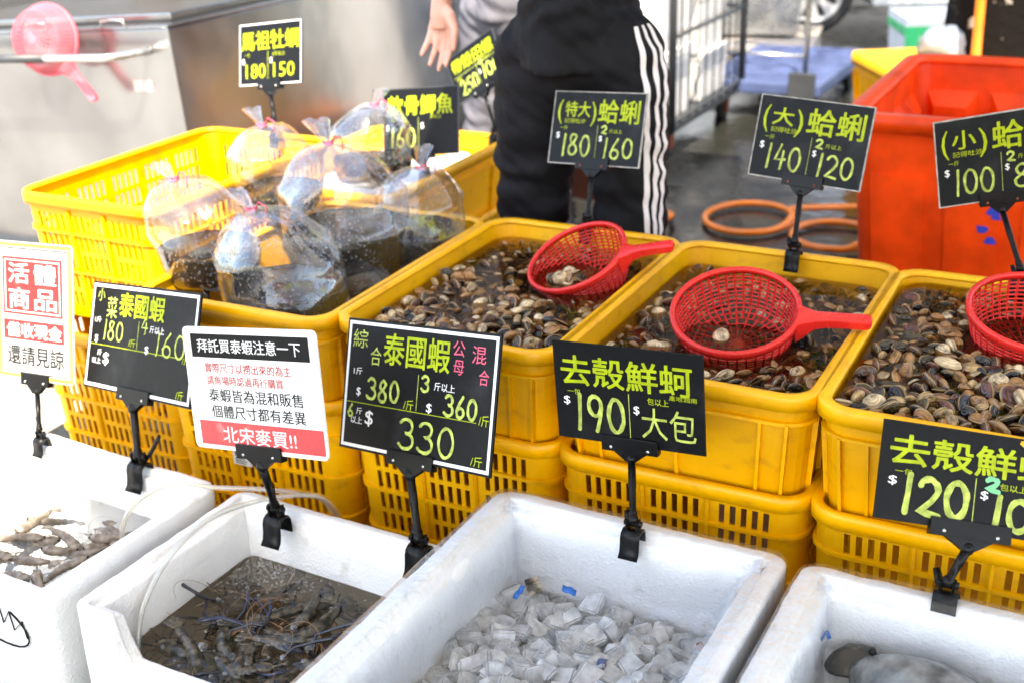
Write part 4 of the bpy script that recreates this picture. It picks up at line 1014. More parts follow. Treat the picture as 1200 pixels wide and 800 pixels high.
scrap('plastic_scrap', 'blue plastic scrap among the ice cubes at the back left of the heap', 'scrap', 'bluep', (-.868, 1.625, .285), (.028, .010, .006), 1)
scrap('plastic_scrap', 'small blue plastic scrap pressed to the film behind the ice', 'scrap', 'bluep', (-.79, 1.668, .285), (.026, .014, .004), 2)
scrap('shell_scrap', 'dark grey shell fragment half covered by ice at the back left', 'scrap', 'oyster', (-.85, 1.65, .285), (.05, .028, .008), 3)
scrap('leaf_scrap', 'dark red scrap on the ice near the right wall of the box', 'scrap', 'rust', (-.52, 1.60, .290), (.022, .013, .006), 4)
scrap('plastic_scrap', 'pale blue plastic scrap low in the middle of the ice', 'scrap', 'blue', (-.655, 1.50, .285), (.03, .016, .006), 5)

# ---------------------------------------------------------------- prawns
def make_prawn(mat, claws, seed, label, group):
    rr = random.Random(seed); root = thing('prawn', label, 'prawn', group=group)
    bend = rr.uniform(.1, .7)
    def P(s): # spine from head (s=0) to tail (s=1)
        th = bend*(s-.3)*2.2
        return Vector((.15*(.4-s), -.03*max(0, s-.35)**2*8*bend, .012*math.sin(s*2)))
    pts = [P(i/16) for i in range(17)]
    rs = [q*1.22 for q in [.004, .010, .0135, .0155, .0165, .0160, .0138, .0158, .0130, .0150, .0118, .0138, .0102, .0120, .0085, .0085, .005]]
    mb = MB(); mb.tube(pts, rs, 12, flat=.85); mb.obj('body', M[mat], root)
    h = pts[0]; mb = MB(); mb.tube([h+Vector((-.02, 0, .010)), h+Vector((.012, 0, .012)), h+Vector((.04, 0, .018))], [.004, .003, .0007], 6, flat=.4); mb.obj('rostrum', M[mat], root)
    t = pts[-1]; mb = MB()
    for a in (-.7, -.3, .3, .7, 0):
        d = Vector((-math.cos(a), math.sin(a), -.1)); mb.tube([t, t+d*.014, t+d*.030, t+d*.036], [.003, .0065, .007, .002], 8, flat=.25)
    mb.obj('tail_fan', M[mat], root)
    for sy in (-1, 1):
        mb = MB(); mb.ellip((h.x-.004, sy*.009, .008), (.0035, .0035, .0035), 8, 6); mb.obj('eye', M['black'], root)
    mb = MB()
    for sy in (-1, 1):
        for i in range(4):
            b0 = P(.12+.06*i)+Vector((0, sy*.010, -.006)); k = b0+Vector((rr.uniform(-.01, .02), sy*rr.uniform(.02, .03), .004)); e = k+Vector((rr.uniform(-.015, .02), sy*rr.uniform(.012, .03), -.012))
            mb.tube([b0, k, e], [.0018, .0015, .0007], 5)
    mb.obj('leg', M['feeler' if mat == 'prawn' else mat], root)
    if claws:
        for sy in (-1, 1):
            mb = MB(); b0 = P(.1)+Vector((0, sy*.011, 0)); k = b0+Vector((rr.uniform(.01, .04), sy*rr.uniform(.03, .045), .006)); w_ = k+Vector((rr.uniform(.03, .06), sy*rr.uniform(-.01, .02), .004)); e = w_+Vector((rr.uniform(.03, .045), sy*rr.uniform(-.02, .0), 0))
            mb.tube([b0, k, w_, w_*.6+e*.4, e], [.0022, .0028, .0034, .0042, .0008], 7); mb.tube([w_*.55+e*.45, w_*.3+e*.7+Vector((0, sy*.006, .002)), e+Vector((0, sy*.003, 0))], [.002, .0018, .0006], 6); mb.obj('claw', M['claw'], root)
    for sy in (-1, 1):
        mb = MB(); p0 = h+Vector((0, sy*.004, .006)); a0 = rr.uniform(-.7, .7); pp = []
        for i in range(12):
            q = i/11; pp.append(p0+Vector((.13*q*math.cos(a0+q*1.5*sy)-.02*q, sy*.03*q+.10*q*math.sin(a0+q*2.0*sy), .016*math.sin(q*3))))
        mb.tube(pp, [.0005]*11+[.0003], 4); mb.obj('antenna', M['feeler' if mat == 'prawn' else mat], root)
    return root
rp = random.Random(3)
PG = 'dark prawns in the murky foam box'; PL = 'dark blue-clawed prawn piled in the murky water of the foam box'
protos = [make_prawn('prawn', True, i, PL, PG) for i in range(4)]
F2c, F2a = Vector((-1.275, 1.495, 0)), R(-2)
k = 0
for i in range(42):
    x, y = rp.uniform(-.19, .21), rp.uniform(-.145, .13); z = .124+.010*noise.noise(Vector((x*8, y*8, 1)))+(.010 if y < 0 else -.002)+rp.uniform(-.01, .005)
    lc = F2c+Matrix.Rotation(F2a, 3, 'Z') @ Vector((x, y, z)); ro = (rp.gauss(0, .25), rp.gauss(0, .15), rp.uniform(0, 6.28))
    o = protos[i] if i < 4 else dup(protos[i % 4])
    o.location = lc; o.rotation_euler = ro; s_ = rp.uniform(.75, 1.08); o.scale = (s_, s_, s_)
PG1 = 'glare-paled prawns in the sunlit foam box'; PL1 = 'translucent prawn coloured pale as if overexposed, in the sunlit foam box at the left edge'
pr1 = [make_prawn('prawnglare', False, 20+i, PL1, PG1) for i in range(3)]
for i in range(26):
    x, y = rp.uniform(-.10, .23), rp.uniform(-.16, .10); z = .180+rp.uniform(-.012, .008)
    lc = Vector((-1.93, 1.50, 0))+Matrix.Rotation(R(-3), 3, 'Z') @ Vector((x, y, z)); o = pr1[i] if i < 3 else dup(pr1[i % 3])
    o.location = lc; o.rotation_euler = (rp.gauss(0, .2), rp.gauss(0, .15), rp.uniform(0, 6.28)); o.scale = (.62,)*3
water_sheet('box_water', 'shrimpwater', F2c.x, F2c.y, .272, .192, .150, 'murky brown water in the prawn box', F2a, .04, .0015)
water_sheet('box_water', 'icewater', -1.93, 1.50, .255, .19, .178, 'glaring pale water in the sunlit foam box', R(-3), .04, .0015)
mb = MB(); rb = random.Random(8)
def dome(x, y, r_):
    T = Matrix.Translation(F2c) @ Matrix.Rotation(F2a, 4, 'Z') @ Matrix.Translation((x, y, .1505))
    mb.lathe([(r_, 0), (r_*.92, r_*.38), (r_*.70, r_*.68), (r_*.38, r_*.88), (.0001, r_*.95)], 12, T=T)
for i in range(46):
    dome(rb.uniform(-.24, .2), rb.uniform(-.17, .15), rb.choice([.003, .003, .004, .005, .006]))
dome(-.135, -.105, .014); dome(-.10, -.03, .008); dome(.02, -.06, .009); dome(-.02, .02, .008); dome(-.16, -.03, .008); dome(.06, -.05, .007)
tag(mb.obj('bubbles', M['bubble']), 'clear bubbles floating on the murky prawn water', 'bubbles', kind='stuff')
mb = MB()
for i in range(620):
    a_ = rb.random(); x = -.255+abs(rb.gauss(0, .11)); y = .183-abs(rb.gauss(0, .055)); 
    if x > .2: continue
    r_ = rb.choice([.0012, .0016, .002, .003])
    T = Matrix.Translation(F2c) @ Matrix.Rotation(F2a, 4, 'Z') @ Matrix.Translation((x, y, .1505))
    mb.lathe([(r_, 0), (r_*.8, r_*.5), (.0001, r_*.8)], 7, T=T)
tag(mb.obj('froth', M['bubble']), 'patch of fine froth in the back corner of the prawn box', 'froth', kind='stuff')

# ---------------------------------------------------------------- fish under film in the last box
def make_fish(nm, label, L_, mat, group=None, deep=.24):
    root = thing(nm, label, 'fish', group=group); mb = MB(); n = 16; vs = []
    pts = []
    prof = [.02, .42, .66, .82, .93, 1, 1, .97, .9, .8, .68, .55, .43, .33, .27, .27]
    for i, p in enumerate(prof):
        x = L_*(.46-.84*i/15)
        for j in range(12):
            a = 2*math.pi*j/12; vs.append((x, L_*deep*.38*p*math.cos(a), L_*deep*.5*p*math.sin(a)))
    fs = []
    for i in range(15):
        for j in range(12): fs.append((i*12+j, i*12+(j+1) % 12, (i+1)*12+(j+1) % 12, (i+1)*12+j))
    fs += [tuple(range(11, -1, -1)), tuple(range(180, 192))]
    mb.add(vs, fs, 0, True); mb.obj('body', M[mat], root)
    mb = MB(); th = .002; zt = L_*deep*.5
    mb.tube([(-L_*.36, 0, 0), (-L_*.43, 0, zt*.5), (-L_*.5, 0, zt*.95)], [zt*.25, zt*.22, zt*.05], 8, flat=.2); mb.tube([(-L_*.36, 0, 0), (-L_*.43, 0, -zt*.5), (-L_*.5, 0, -zt*.95)], [zt*.25, zt*.22, zt*.05], 8, flat=.2); mb.obj('tail', M[mat], root)
    mb = MB(); mb.add([(L_*.15, .001, zt*.92), (-L_*.05, .001, zt*1.12), (-L_*.22, .001, zt*.62), (L_*.15, -.001, zt*.92), (-L_*.05, -.001, zt*1.12), (-L_*.22, -.001, zt*.62)], [(0, 1, 2), (5, 4, 3), (0, 3, 4, 1), (1, 4, 5, 2)]); mb.obj('fin', M[mat], root)
    for sy in (-1, 1):
        mb = MB(); mb.ellip((L_*.38, sy*L_*deep*.235, zt*.2), (L_*.014,)*3, 8, 6); mb.obj('eye', M['black'], root)
    return root
f = make_fish('fish', 'large grey fish lying under clear film in the last foam box', .40, 'belly', deep=.34); f.scale = (1.15,)*3; f.location = (-.10, 1.57, .300); f.rotation_euler = (R(78), 0, R(158))
for lab_, lc_, rr_, sz_ in (('dark grey shell tucked into the back left corner under the film', (-.285, 1.655, .305), (R(20), R(-14), R(20)), (.052, .030, .011)), ('dark grey pointed shell overlapping the large grey fish', (-.215, 1.625, .316), (R(-12), R(16), R(-25)), (.048, .034, .010))):
    mb = MB(); mb.ellip((0, 0, 0), sz_, 22, 12)
    mb.v = [tuple(Vector(p)*(1-.35*max(0, p[0]/sz_[0])**2)+.004*noise.noise_vector(Vector(p)*45)) for p in mb.v]
    o = mb.obj('shell', M['fish']); o.location = lc_; o.rotation_euler = rr_; tag(o, lab_, 'shell')
f = make_fish('fish', 'mottled grey fish at the very bottom right under the film', .40, 'belly', deep=.3); f.scale = (1.2,)*3; f.location = (-.01, 1.44, .285); f.rotation_euler = (R(80), 0, R(170))
mb = MB(); 
for i, (rx, ry, rz_) in enumerate(((.05, .036, .016), (.042, .030, .015))):
    mb.ellip((.0, .0, .008*i), (rx, ry, rz_), 18, 10)
o = mb.obj('oyster', M['oyster']); o.location = (-.278, 1.49, .312); o.rotation_euler = (R(12), R(-10), R(30)); tag(o, 'brown striped oyster shell against the left wall of the last foam box', 'oyster')
for v in o.data.vertices: v.co += .004*noise.noise_vector(v.co*60)
scrap('tape_scrap', 'bright blue tape scrap hanging on film above the grey fish', 'scrap', 'bluep', (-.345, 1.668, .315), (.035, .012, .02), 6)
scrap('tape_scrap', 'short blue tape scrap between the dark shells and the grey fish', 'scrap', 'bluep', (-.235, 1.575, .312), (.03, .010, .008), 7)

# ---------------------------------------------------------------- clear bags of fish
def make_bag(nm, label, Rb, H, level, tilt_dir, knot_h, seed, fish=1, tie='tie', sx=1.0):
    root = thing(nm, label, 'bag', group='knotted clear bags of live fish')
    kx, ky = tilt_dir
    def ringp(t, th):
        # t: 0 bottom .. 1 knot
        if t < .12: r_ = Rb*(.55+.38*math.sin(t/.12*math.pi/2))
        elif t < .62: r_ = Rb*(.93+.07*math.sin((t-.12)/.5*math.pi))
        else: q = (t-.62)/.38; r_ = Rb*(.93*(1-q)**.75*1.0+.075)
        z = H*t if t < .62 else H*(.62+.38*math.sin((t-.62)/.38*math.pi/2)*.9+0)
        pl = 1+.07*math.sin(th*9+seed+2*math.sin(th*2))*(max(0, t-.42)*1.7)+.04*math.sin(th*3+seed*2)
        sh = max(0, (t-.35)/.65)**1.8
        p = Vector((r_*sx*math.cos(th)*pl+kx*sh, r_*math.sin(th)*pl+ky*sh, z))
        p += .13*Rb*noise.noise_vector(p*9+Vector((seed*3, 0, 0)))*(.4+.6*min(1, t*2))+.05*Rb*noise.noise_vector(p*26+Vector((seed, 9, 0)))
        return p
    NT, NR = 40, 26
    mb = MB()
    for i in range(NR+1):
        for j in range(NT): mb.v.append(tuple(ringp(i/NR, 2*math.pi*j/NT)))
    for i in range(NR):
        for j in range(NT): mb.f.append([i*NT+j, i*NT+(j+1) % NT, (i+1)*NT+(j+1) % NT, (i+1)*NT+j]); mb.m.append(0); mb.sm.append(True)
    mb.f.append(list(range(NT-1, -1, -1))); mb.m.append(0); mb.sm.append(True)
    mb.obj('film', M['film'], root)
    kn = sum((ringp(1, 2*math.pi*j/8) for j in range(8)), Vector())/8
    d = Vector((kx*1.2, ky*1.2, .05)).normalized()
    mb = MB()      # gathered tail above the tie
    for i in range(7):
        q = i/6; c = kn+d*(.045*q)*Rb/.12+Vector((0, 0, .01*q))
        for j in range(14):
            th = 2*math.pi*j/14; r_ = (.010+.026*q*(1+.35*math.sin(th*3+seed)))*Rb/.12
            mb.v.append(tuple(c+Vector((r_*.7*math.cos(th), r_*.6*math.sin(th), .004*math.sin(th*5)))))
    for i in range(6):
        for j in range(14): mb.f.append([i*14+j, i*14+(j+1) % 14, (i+1)*14+(j+1) % 14, (i+1)*14+j]); mb.m.append(0); mb.sm.append(True)
    mb.obj('gathered_tail', M['film'], root)
    mb = MB(); mb.tube([kn+Vector((.0115*math.cos(a), .0115*math.sin(a), .003*math.sin(2*a)))*1.0 for a in [2*math.pi*j/14 for j in range(14)]], .0035, 6, closed=True)
    lp = [kn+Vector((.011, 0, 0)), kn+Vector((.03, -.01, .022)), kn+Vector((.045, -.005, .012)), kn+Vector((.05, -.012, -.012))]; mb.tube(lp, .0016, 5); mb.obj('tie', M[tie], root)
    zl = H*level
    mb = MB(); NW = 12
    for i in range(NW+1):
        t = level/1.0*i/NW if level < .62 else .6*i/NW
        for j in range(NT):
            p = ringp(t, 2*math.pi*j/NT); c = Vector((kx*max(0, (t-.35)/.65)**1.8, 0, 0)); q = Vector((c.x+(p.x-c.x)*.985, p.y*.985, min(p.z+.001, zl))); mb.v.append(tuple(q))
    for i in range(NW):
        for j in range(NT): mb.f.append([i*NT+j, i*NT+(j+1) % NT, (i+1)*NT+(j+1) % NT, (i+1)*NT+j]); mb.m.append(0); mb.sm.append(True)
    mb.f.append(list(range(NT-1, -1, -1))); mb.m.append(0); mb.sm.append(False)
    mb.f.append([NW*NT+j for j in range(NT)]); mb.m.append(0); mb.sm.append(False)
    for v_ in mb.v: pass
    mb.obj('water', M['bagwater'], root)
    return root
BG = [  # x, y, z, radius, height, water level, lean, tail height, seed, label
 ((-1.885, 2.075, .570), .116, .26, .36, (-.075, .0), 'clear bag of fish leaning left against the tall sunlit crate', 1.0),
 ((-1.645, 2.035, .485), .140, .30, .44, (-.075, .01), 'large clear bag of fish in front, nearest the paper notice', 1.05),
 ((-1.955, 2.43, .625), .115, .24, .3, (-.05, .02), 'clear bag of fish with a knot on top behind the leaning bag', 1.0),
 ((-1.695, 2.36, .500), .155, .345, .44, (-.045, .02), 'biggest clear bag of fish in the middle of the yellow tub', 1.0),
 ((-1.56, 2.47, .520), .115, .265, .38, (.0, .02), 'clear bag of fish with an upright tail below the 160 board', 1.0),
 ((-1.93, 2.82, .610), .115, .23, .3, (.03, .0), 'clear bag lying on the ice tub at the back of the bags', 1.0)]
fi = 0
rf = random.Random(4)
for i, (lc, rb_, H_, lv, td, lb, sx) in enumerate(BG):
    b_ = make_bag('fish_bag', lb, rb_, H_, lv, td, .07, i+1, sx=sx); b_.location = lc
    for q in range(3 if i in (1, 3) else 2):
        lbl = ['dark fish curled in the leaning clear bag', 'dark fish in the large front bag of water', 'dark fish in the bag knotted on top', 'dark fish in the biggest middle bag', 'dark fish in the bag below the 160 board', 'dark fish in the rearmost clear bag'][i]
        fsh = make_fish('fish', lbl, rb_*1.45, 'fish', 'fish in ' + ['the leaning bag', 'the large front bag', 'the bag knotted on top', 'the biggest bag', 'the bag under the board', 'the rearmost bag'][i], deep=.36)
        fsh.location = (lc[0]+rf.uniform(-.2, .2)*rb_, lc[1]+(q-.8)*.42*rb_, lc[2]+H_*lv*.42+rf.uniform(-.01, .01)); fsh.rotation_euler = (R(rf.uniform(-20, 20)), R(rf.uniform(-14, 14)), R(rf.uniform(-40, 40)+(180 if rf.random() < .5 else 0)))
# sheet that lines the tub under the bags
mb = MB()
for i in range(19):
    for j in range(25):
        X = XD-.205+.41*i/18; Y = YT-.03-.30+.60*j/24; mb.v.append((X, Y, .475+.02*noise.noise(Vector((X*11, Y*11, 5)))+.012*noise.noise(Vector((X*30, Y*30, 1)))))
for i in range(18):
    for j in range(24): a = i*25+j; mb.f.append([a, a+25, a+26, a+1]); mb.m.append(0); mb.sm.append(False)
M['liner'] = pmat('grey_plastic_sheet', (.42, .42, .43), .25, vs=9, c2=(.62, .62, .6), transl=.2)
tag(mb.obj('plastic_liner', M['liner']), 'crumpled pale plastic sheet under the bags of fish', 'plastic sheet')
# ice in the rear tub
mb = MB()
for i in range(15):
    for j in range(21):
        X = -2.03-.215+.43*i/14; Y = 3.04-.33+.66*j/20; mb.v.append((X, Y, .55+.018*noise.noise(Vector((X*14, Y*14, 5)))+.010*noise.noise(Vector((X*50, Y*50, 1)))))
for i in range(14):
    for j in range(20): a = i*21+j; mb.f.append([a, a+21, a+22, a+1]); mb.m.append(0); mb.sm.append(False)
tag(mb.obj('crushed_ice', M['slush']), 'crushed ice filling the rear yellow tub', 'ice', kind='stuff')

# ---------------------------------------------------------------- air hoses
def hose(nm, label, pts, r_, mat, group=None, cat='hose'):
    P_ = [Vector(p) for p in pts]; out = []
    for i in range(len(P_)-1):
        p0, p1, p2, p3 = P_[max(i-1, 0)], P_[i], P_[i+1], P_[min(i+2, len(P_)-1)]
        for k in range(10):
            t = k/10; out.append(.5*((2*p1)+(p2-p0)*t+(2*p0-5*p1+4*p2-p3)*t*t+(3*p1-p0-3*p2+p3)*t**3))
    out.append(P_[-1]); mb = MB(); mb.tube(out, r_, 10); return tag(mb.obj(nm, M[mat]), label, cat, group)
M['amber'] = film_mat('amber_hose', tint=(.86, .76, .55), base=.15, gloss=.6, white=.28, bump=0)
hose('air_hose', 'yellowed clear air hose arching into the sunlit foam box', [(-1.37, 1.83, .10), (-1.40, 1.79, .25), (-1.44, 1.755, .283), (-1.50, 1.715, .30), (-1.58, 1.66, .315), (-1.655, 1.625, .325), (-1.72, 1.585, .29), (-1.745, 1.56, .24), (-1.75, 1.55, .175)], .0052, 'amber')
hose('air_hose', 'clear air hose looping down the inner wall of the murky prawn box', [(-1.36, 1.835, .10), (-1.39, 1.79, .25), (-1.43, 1.75, .284), (-1.485, 1.68, .295), (-1.525, 1.58, .30), (-1.535, 1.47, .275), (-1.53, 1.385, .225), (-1.52, 1.345, .17), (-1.51, 1.335, .13)], .0055, 'tubeclear')
# ---------------------------------------------------------------- stainless chest with handle bar
t = thing('steel_chest', 'big stainless steel chest with a handle bar, behind the tall yellow crate', 'steel chest', (-3.02, 3.264, .933)); t.rotation_euler = (0, R(-4), 0)
mb = MB(); mb.box((-1.45, 0, -.84), (0, 2.35, -.012), bev=.004); mb.obj('body', M['steel'], t)
mb = MB(); mb.box((-1.452, -.004, -.010), (.004, 2.354, .0), bev=.003); mb.obj('top_frame', M['steel'], t)
for i, (y0, y1) in enumerate(((.10, 1.12), (1.17, 2.28))):
    mb = MB(); mb.box((-1.38, y0, .002), (-.07, y1, .030), bev=.006); ld = mb.obj('lid', M['steel'], t)
    mb = MB(); mb.box((-1.385, y0-.006, .0005), (-.065, y1+.006, .010)); mb.obj('gasket', M['blackrub'], ld)
for x in (-.24, -.62):
    mb = MB(); mb.tube([(x-.055, -.006, .0), (x-.052, -.008, .022), (x, -.008, .026), (x+.052, -.008, .022), (x+.055, -.006, .0)], .004, 6); mb.obj('latch', M['chrome'], t)
mb = MB(); mb.tube([(-.107, .0, -.085), (-.110, -.09, -.082), (-.125, -.145, -.080), (-.16, -.170, -.079), (-.30, -.172, -.076), (-1.25, -.172, -.066), (-1.36, -.15, -.064), (-1.39, -.09, -.064), (-1.39, 0, -.064)], .0135, 12); hb = mb.obj('handle_bar', M['chrome'], t)
mb = MB(); mb.tube([(-.42, -.172, -.0748), (-1.0, -.172, -.0687)], .0152, 12); mb.obj('grip', M['dgrey'], hb)
mb = MB(); mb.box((-.20, -.0030, -.222), (-.115, -.0006, -.185)); M['fadedred'] = pmat('faded_red_label', (.62, .2, .18), .4, c2=(.7, .5, .48)); mb.obj('faded_label', M['fadedred'], t)
for x in (-1.38, -.07):
    for y in (.08, 2.25): mb = MB(); mb.box((x-.03, y-.03, -.95), (x+.03, y+.03, -.84)); mb.obj('foot', M['dgrey'], t)
orient(pk, (-3.50, 3.185, .875), (-.12, .97, -.18), (.66, .1, -.74)); pk.scale = (1.02,)*3

# ---------------------------------------------------------------- people
def make_person(label, trouser, shirt, sx, vox, pose):
    root = thing('person', label, 'person', pose['at']); o = Vector(pose['at'])
    L = {k: Vector(v)-o for k, v in pose.items() if k not in ('at', 'fingers')}
    mb = MB()
    def limb(a, b_, ra, rb, n=12):
        mb.tube([a, a*.75+b_*.25, a*.5+b_*.5, a*.25+b_*.75, b_], [ra, ra*1.04, (ra+rb)/2*1.03, rb*1.03, rb], n); mb.ellip(a, (ra,)*3, 12, 8); mb.ellip(b_, (rb,)*3, 12, 8)
    hip = (L['hip_l']+L['hip_r'])/2; chest = L['chest']; neck = L['neck']; head = L['head']
    mb.tube([hip, hip*.6+chest*.4, chest, chest*.4+neck*.6], [.12, .115, .145, .10], 16, flat=.75); mb.ellip(hip, (.15, .11, .12)); mb.ellip(chest, (.17, .11, .15))
    mb.tube([chest*.3+neck*.7, neck, neck*.5+head*.5], [.065, .055, .052], 12); mb.ellip(head, (.075, .095, .115), 20, 14)
    mb.ellip(head+Vector((0, .02, -.06)), (.052, .06, .055)); mb.tube([head+Vector((0, .093, .01)), head+Vector((0, .112, -.022))], [.008, .013], 8)
    for s in (-1, 1): mb.ellip(head+Vector((s*.077, -.005, -.01)), (.012, .022, .032)); mb.ellip(head+Vector((s*.03, .088, .012)), (.012, .008, .008))
    mb.ellip(head+Vector((0, .088, -.055)), (.024, .010, .007))
    for s in 'lr':
        limb(chest*.35+L['sho_'+s]*.65, L['sho_'+s], .06, .056); limb(L['sho_'+s], L['elb_'+s], .052, .040); limb(L['elb_'+s], L['wri_'+s], .039, .027)
        limb(L['hip_'+s], L['kne_'+s], .085, .055); limb(L['kne_'+s], L['ank_'+s], .055, .038); mb.tube([L['ank_'+s]+Vector((0, -.04, -.035)), L['ank_'+s]+Vector((0, .07, -.045)), L['ank_'+s]+Vector((0, .16, -.055))], [.035, .038, .026], 10)
        wv = L['wri_'+s]
        sg = 1 if s == 'l' else -1       # thumb towards the body
        fg = pose['fingers'] if s == 'l' else None
        if fg is None:
            kn = [wv+Vector((sg*(.030-.021*i), 0, -.088+.004*abs(i-1))) for i in range(4)]
            tips = [k+Vector((0, -.015, -.075+(.018 if i == 3 else .006*(i == 0)))) for i, k in enumerate(kn)]; th = (wv+Vector((sg*.026, -.004, -.025)), wv+Vector((sg*.048, -.012, -.062)), wv+Vector((sg*.050, -.02, -.095)))
        else: kn = [Vector(v)-o for v in fg['knuckles']]; tips = [Vector(v)-o for v in fg['tips']]; th = [Vector(v)-o for v in fg['thumb']]
        pm = (kn[1]+kn[2])/2
        mb.tube([wv, wv*.6+pm*.4, wv*.2+pm*.8], [.027, .030, .026], 12, flat=1)
        for i in range(4):
            k, tp = kn[i], tips[i]; mid = k*.5+tp*.5+Vector((0, .006, 0)); q3 = k*.22+tp*.78+Vector((0, .003, 0))
            mb.tube([wv*.55+k*.45, k], [.015, .0115], 10); mb.ellip(k, (.0118, .0112, .0115), 10, 8); mb.tube([k, mid, q3, tp], [.0098, .0090, .0080, .0062], 10); mb.ellip(tp, (.0066, .0062, .0075), 10, 8)
        mb.tube([wv*.7+th[0]*.3, th[0], th[1], th[2]], [.018, .0165, .0112, .0075], 10); mb.ellip(th[2], (.0078, .0074, .009), 10, 8); mb.ellip(th[0], (.0175, .016, .022), 10, 8)
    remeshed('body', mb, M['skin'], root, vox, 3)
    # trousers
    mb = MB()
    mb.ellip(hip+Vector((0, -.01, .02)), (.220*sx, .155, .15), 20, 12); mb.tube([hip+Vector((0, 0, 0)), hip+Vector((0, 0, .24))], [.215*sx, .192*sx], 20, flat=.7)
    for s in 'lr':
        h_, k_, a_ = L['hip_'+s], L['kne_'+s], L['ank_'+s]
        mb.tube([h_, h_*.7+k_*.3, h_*.35+k_*.65, k_, k_*.5+a_*.5, a_*1.0+Vector((0, 0, .0))], [.132*sx, .122*sx, .102*sx, .088*sx, .084*sx, .076*sx], 20); mb.ellip(h_, (.132*sx,)*3, 16, 10)
    def wr(c):
        k = .35+.65*min(1, abs(c.z-.0)/.5)
        return .015*noise.noise(Vector((c.x*9, c.y*9, c.z*17)))+.010*noise.noise(Vector((c.x*20+c.z*14, c.y*20, c.z*34+c.x*22)))+.0035*math.sin(c.z*60+8*noise.noise(c*7))*max(0, noise.noise(c*4+Vector((3, 1, 0))))*2
    tr = remeshed('trousers', mb, M[trouser], root, .010, 5, wr)
    mb = MB()
    mb.tube([hip+Vector((0, 0, .23)), hip*.5+chest*.5+Vector((0, 0, .03)), chest, chest*.5+neck*.5+Vector((0, 0, .02)), neck+Vector((0, 0, -.02))], [.205, .205, .215, .15, .075], 22, flat=.72)
    for s in 'lr':
        mb.tube([chest*.4+L['sho_'+s]*.6, L['sho_'+s], L['sho_'+s]*.5+L['elb_'+s]*.5, L['elb_'+s]], [.09, .082, .072, .064], 16)
        if trouser == 'track': mb.tube([L['elb_'+s], L['elb_'+s]*.45+L['wri_'+s]*.55], [.064, .055], 16)
    remeshed('shirt', mb, M[shirt], root, .010, 5, lambda c: .008*noise.noise(Vector((c.x*11, c.y*11, c.z*9))))
    mb = MB(); mb.ellip(head+Vector((0, -.018, .03)), (.083, .095, .098), 20, 12); remeshed('hair', mb, M['hair'], root, .008, 2, lambda c: .004*noise.noise(c*60))
    mb = MB(); mb.tube([hip+Vector((.205*sx*math.cos(a), .150*math.sin(a), .225)) for a in [2*math.pi*q/28 for q in range(28)]], .017, 8, closed=True, flat=1.0); mb.obj('belt', M['darkcloth'], root)
    for s in 'lr':
        a_ = L['ank_'+s]; mb = MB(); mb.tube([a_+Vector((0, -.07, -.055)), a_+Vector((0, -.02, -.045)), a_+Vector((0, .10, -.05)), a_+Vector((0, .19, -.062))], [.03, .045, .047, .03], 12, flat=.85); mb.obj('shoe', M['blackrub'], root)
    return root, tr, L
P1 = dict(at=(-1.32, 2.90, 0), hip_l=(-1.418, 2.91, .97), hip_r=(-1.222, 2.91, .97), kne_l=(-1.468, 2.89, .52), kne_r=(-1.168, 2.89, .52), ank_l=(-1.485, 2.86, .095), ank_r=(-1.155, 2.86, .095),
    chest=(-1.32, 2.92, 1.40), neck=(-1.32, 2.95, 1.60), head=(-1.32, 2.99, 1.76), sho_l=(-1.525, 2.92, 1.51), sho_r=(-1.115, 2.92, 1.51), elb_l=(-1.635, 2.86, 1.28), elb_r=(-1.04, 3.02, 1.27), wri_l=(-1.662, 2.805, 1.115), wri_r=(-1.24, 3.20, 1.30),
    fingers=dict(knuckles=[(-1.631, 2.80, 1.035), (-1.652, 2.80, 1.031), (-1.673, 2.80, 1.036), (-1.692, 2.802, 1.048)], tips=[(-1.641, 2.776, .962), (-1.6595, 2.770, .952), (-1.679, 2.760, .966), (-1.697, 2.752, .992)], thumb=[(-1.630, 2.79, 1.082), (-1.609, 2.778, 1.050), (-1.611, 2.768, 1.008)]))
pr, trs, LL = make_person('person standing with back turned in black track trousers with three white side stripes', 'track', 'track', 1.0, .0035, P1)
# the three stripes follow the outside of the right leg
bpy.context.view_layer.update(); from mathutils.bvhtree import BVHTree
bv = BVHTree.FromPolygons([v.co for v in trs.data.vertices], [list(p.vertices) for p in trs.data.polygons])
for si, off in enumerate((-26, -10, 6)):
    mb = MB(); rows = 70
    for i in range(rows+1):
        z = 1.07-.98*i/rows; h_, k_, a_ = LL['hip_r'], LL['kne_r'], LL['ank_r']
        c = h_ if z > h_.z else (k_+(h_-k_)*((z-k_.z)/(h_.z-k_.z)) if z > k_.z else a_+(k_-a_)*((z-a_.z)/(k_.z-a_.z)))
        rad = .14 if z > .8 else .1
        for e in (-1, 0, 1):
            an = R(off-12+e*(3.6 if z > .8 else 4.6)+3*math.sin(z*9)); d = Vector((math.cos(an), math.sin(an), 0)); og = Vector((c.x, c.y, z))+d*.4
            hit = bv.ray_cast(og, -d)[0]
            p = (hit if hit is not None else Vector((c.x, c.y, z))+d*rad)+d*.0022; mb.v.append(tuple(p))
    for i in range(rows):
        for e in range(2): a = i*3+e; mb.f.append([a, a+3, a+4, a+1]); mb.m.append(0); mb.sm.append(True)
    mb.obj('stripe', M['stripe'], trs)
k9 = .92
P2 = {k: (v if k in ('fingers',) else (-2.10+(v[0]+1.32)*k9, 4.05+(v[1]-2.9)*k9, v[2]*k9)) for k, v in P1.items() if k != 'fingers'}; P2['fingers'] = None; P2['elb_l'] = (-2.28, 4.12, 1.2); P2['wri_l'] = (-2.16, 4.34, 1.15)
make_person('second person half hidden behind the slanted board, in a grey shirt and grey trousers', 'greycloth', 'greycloth', .9, .007, P2)

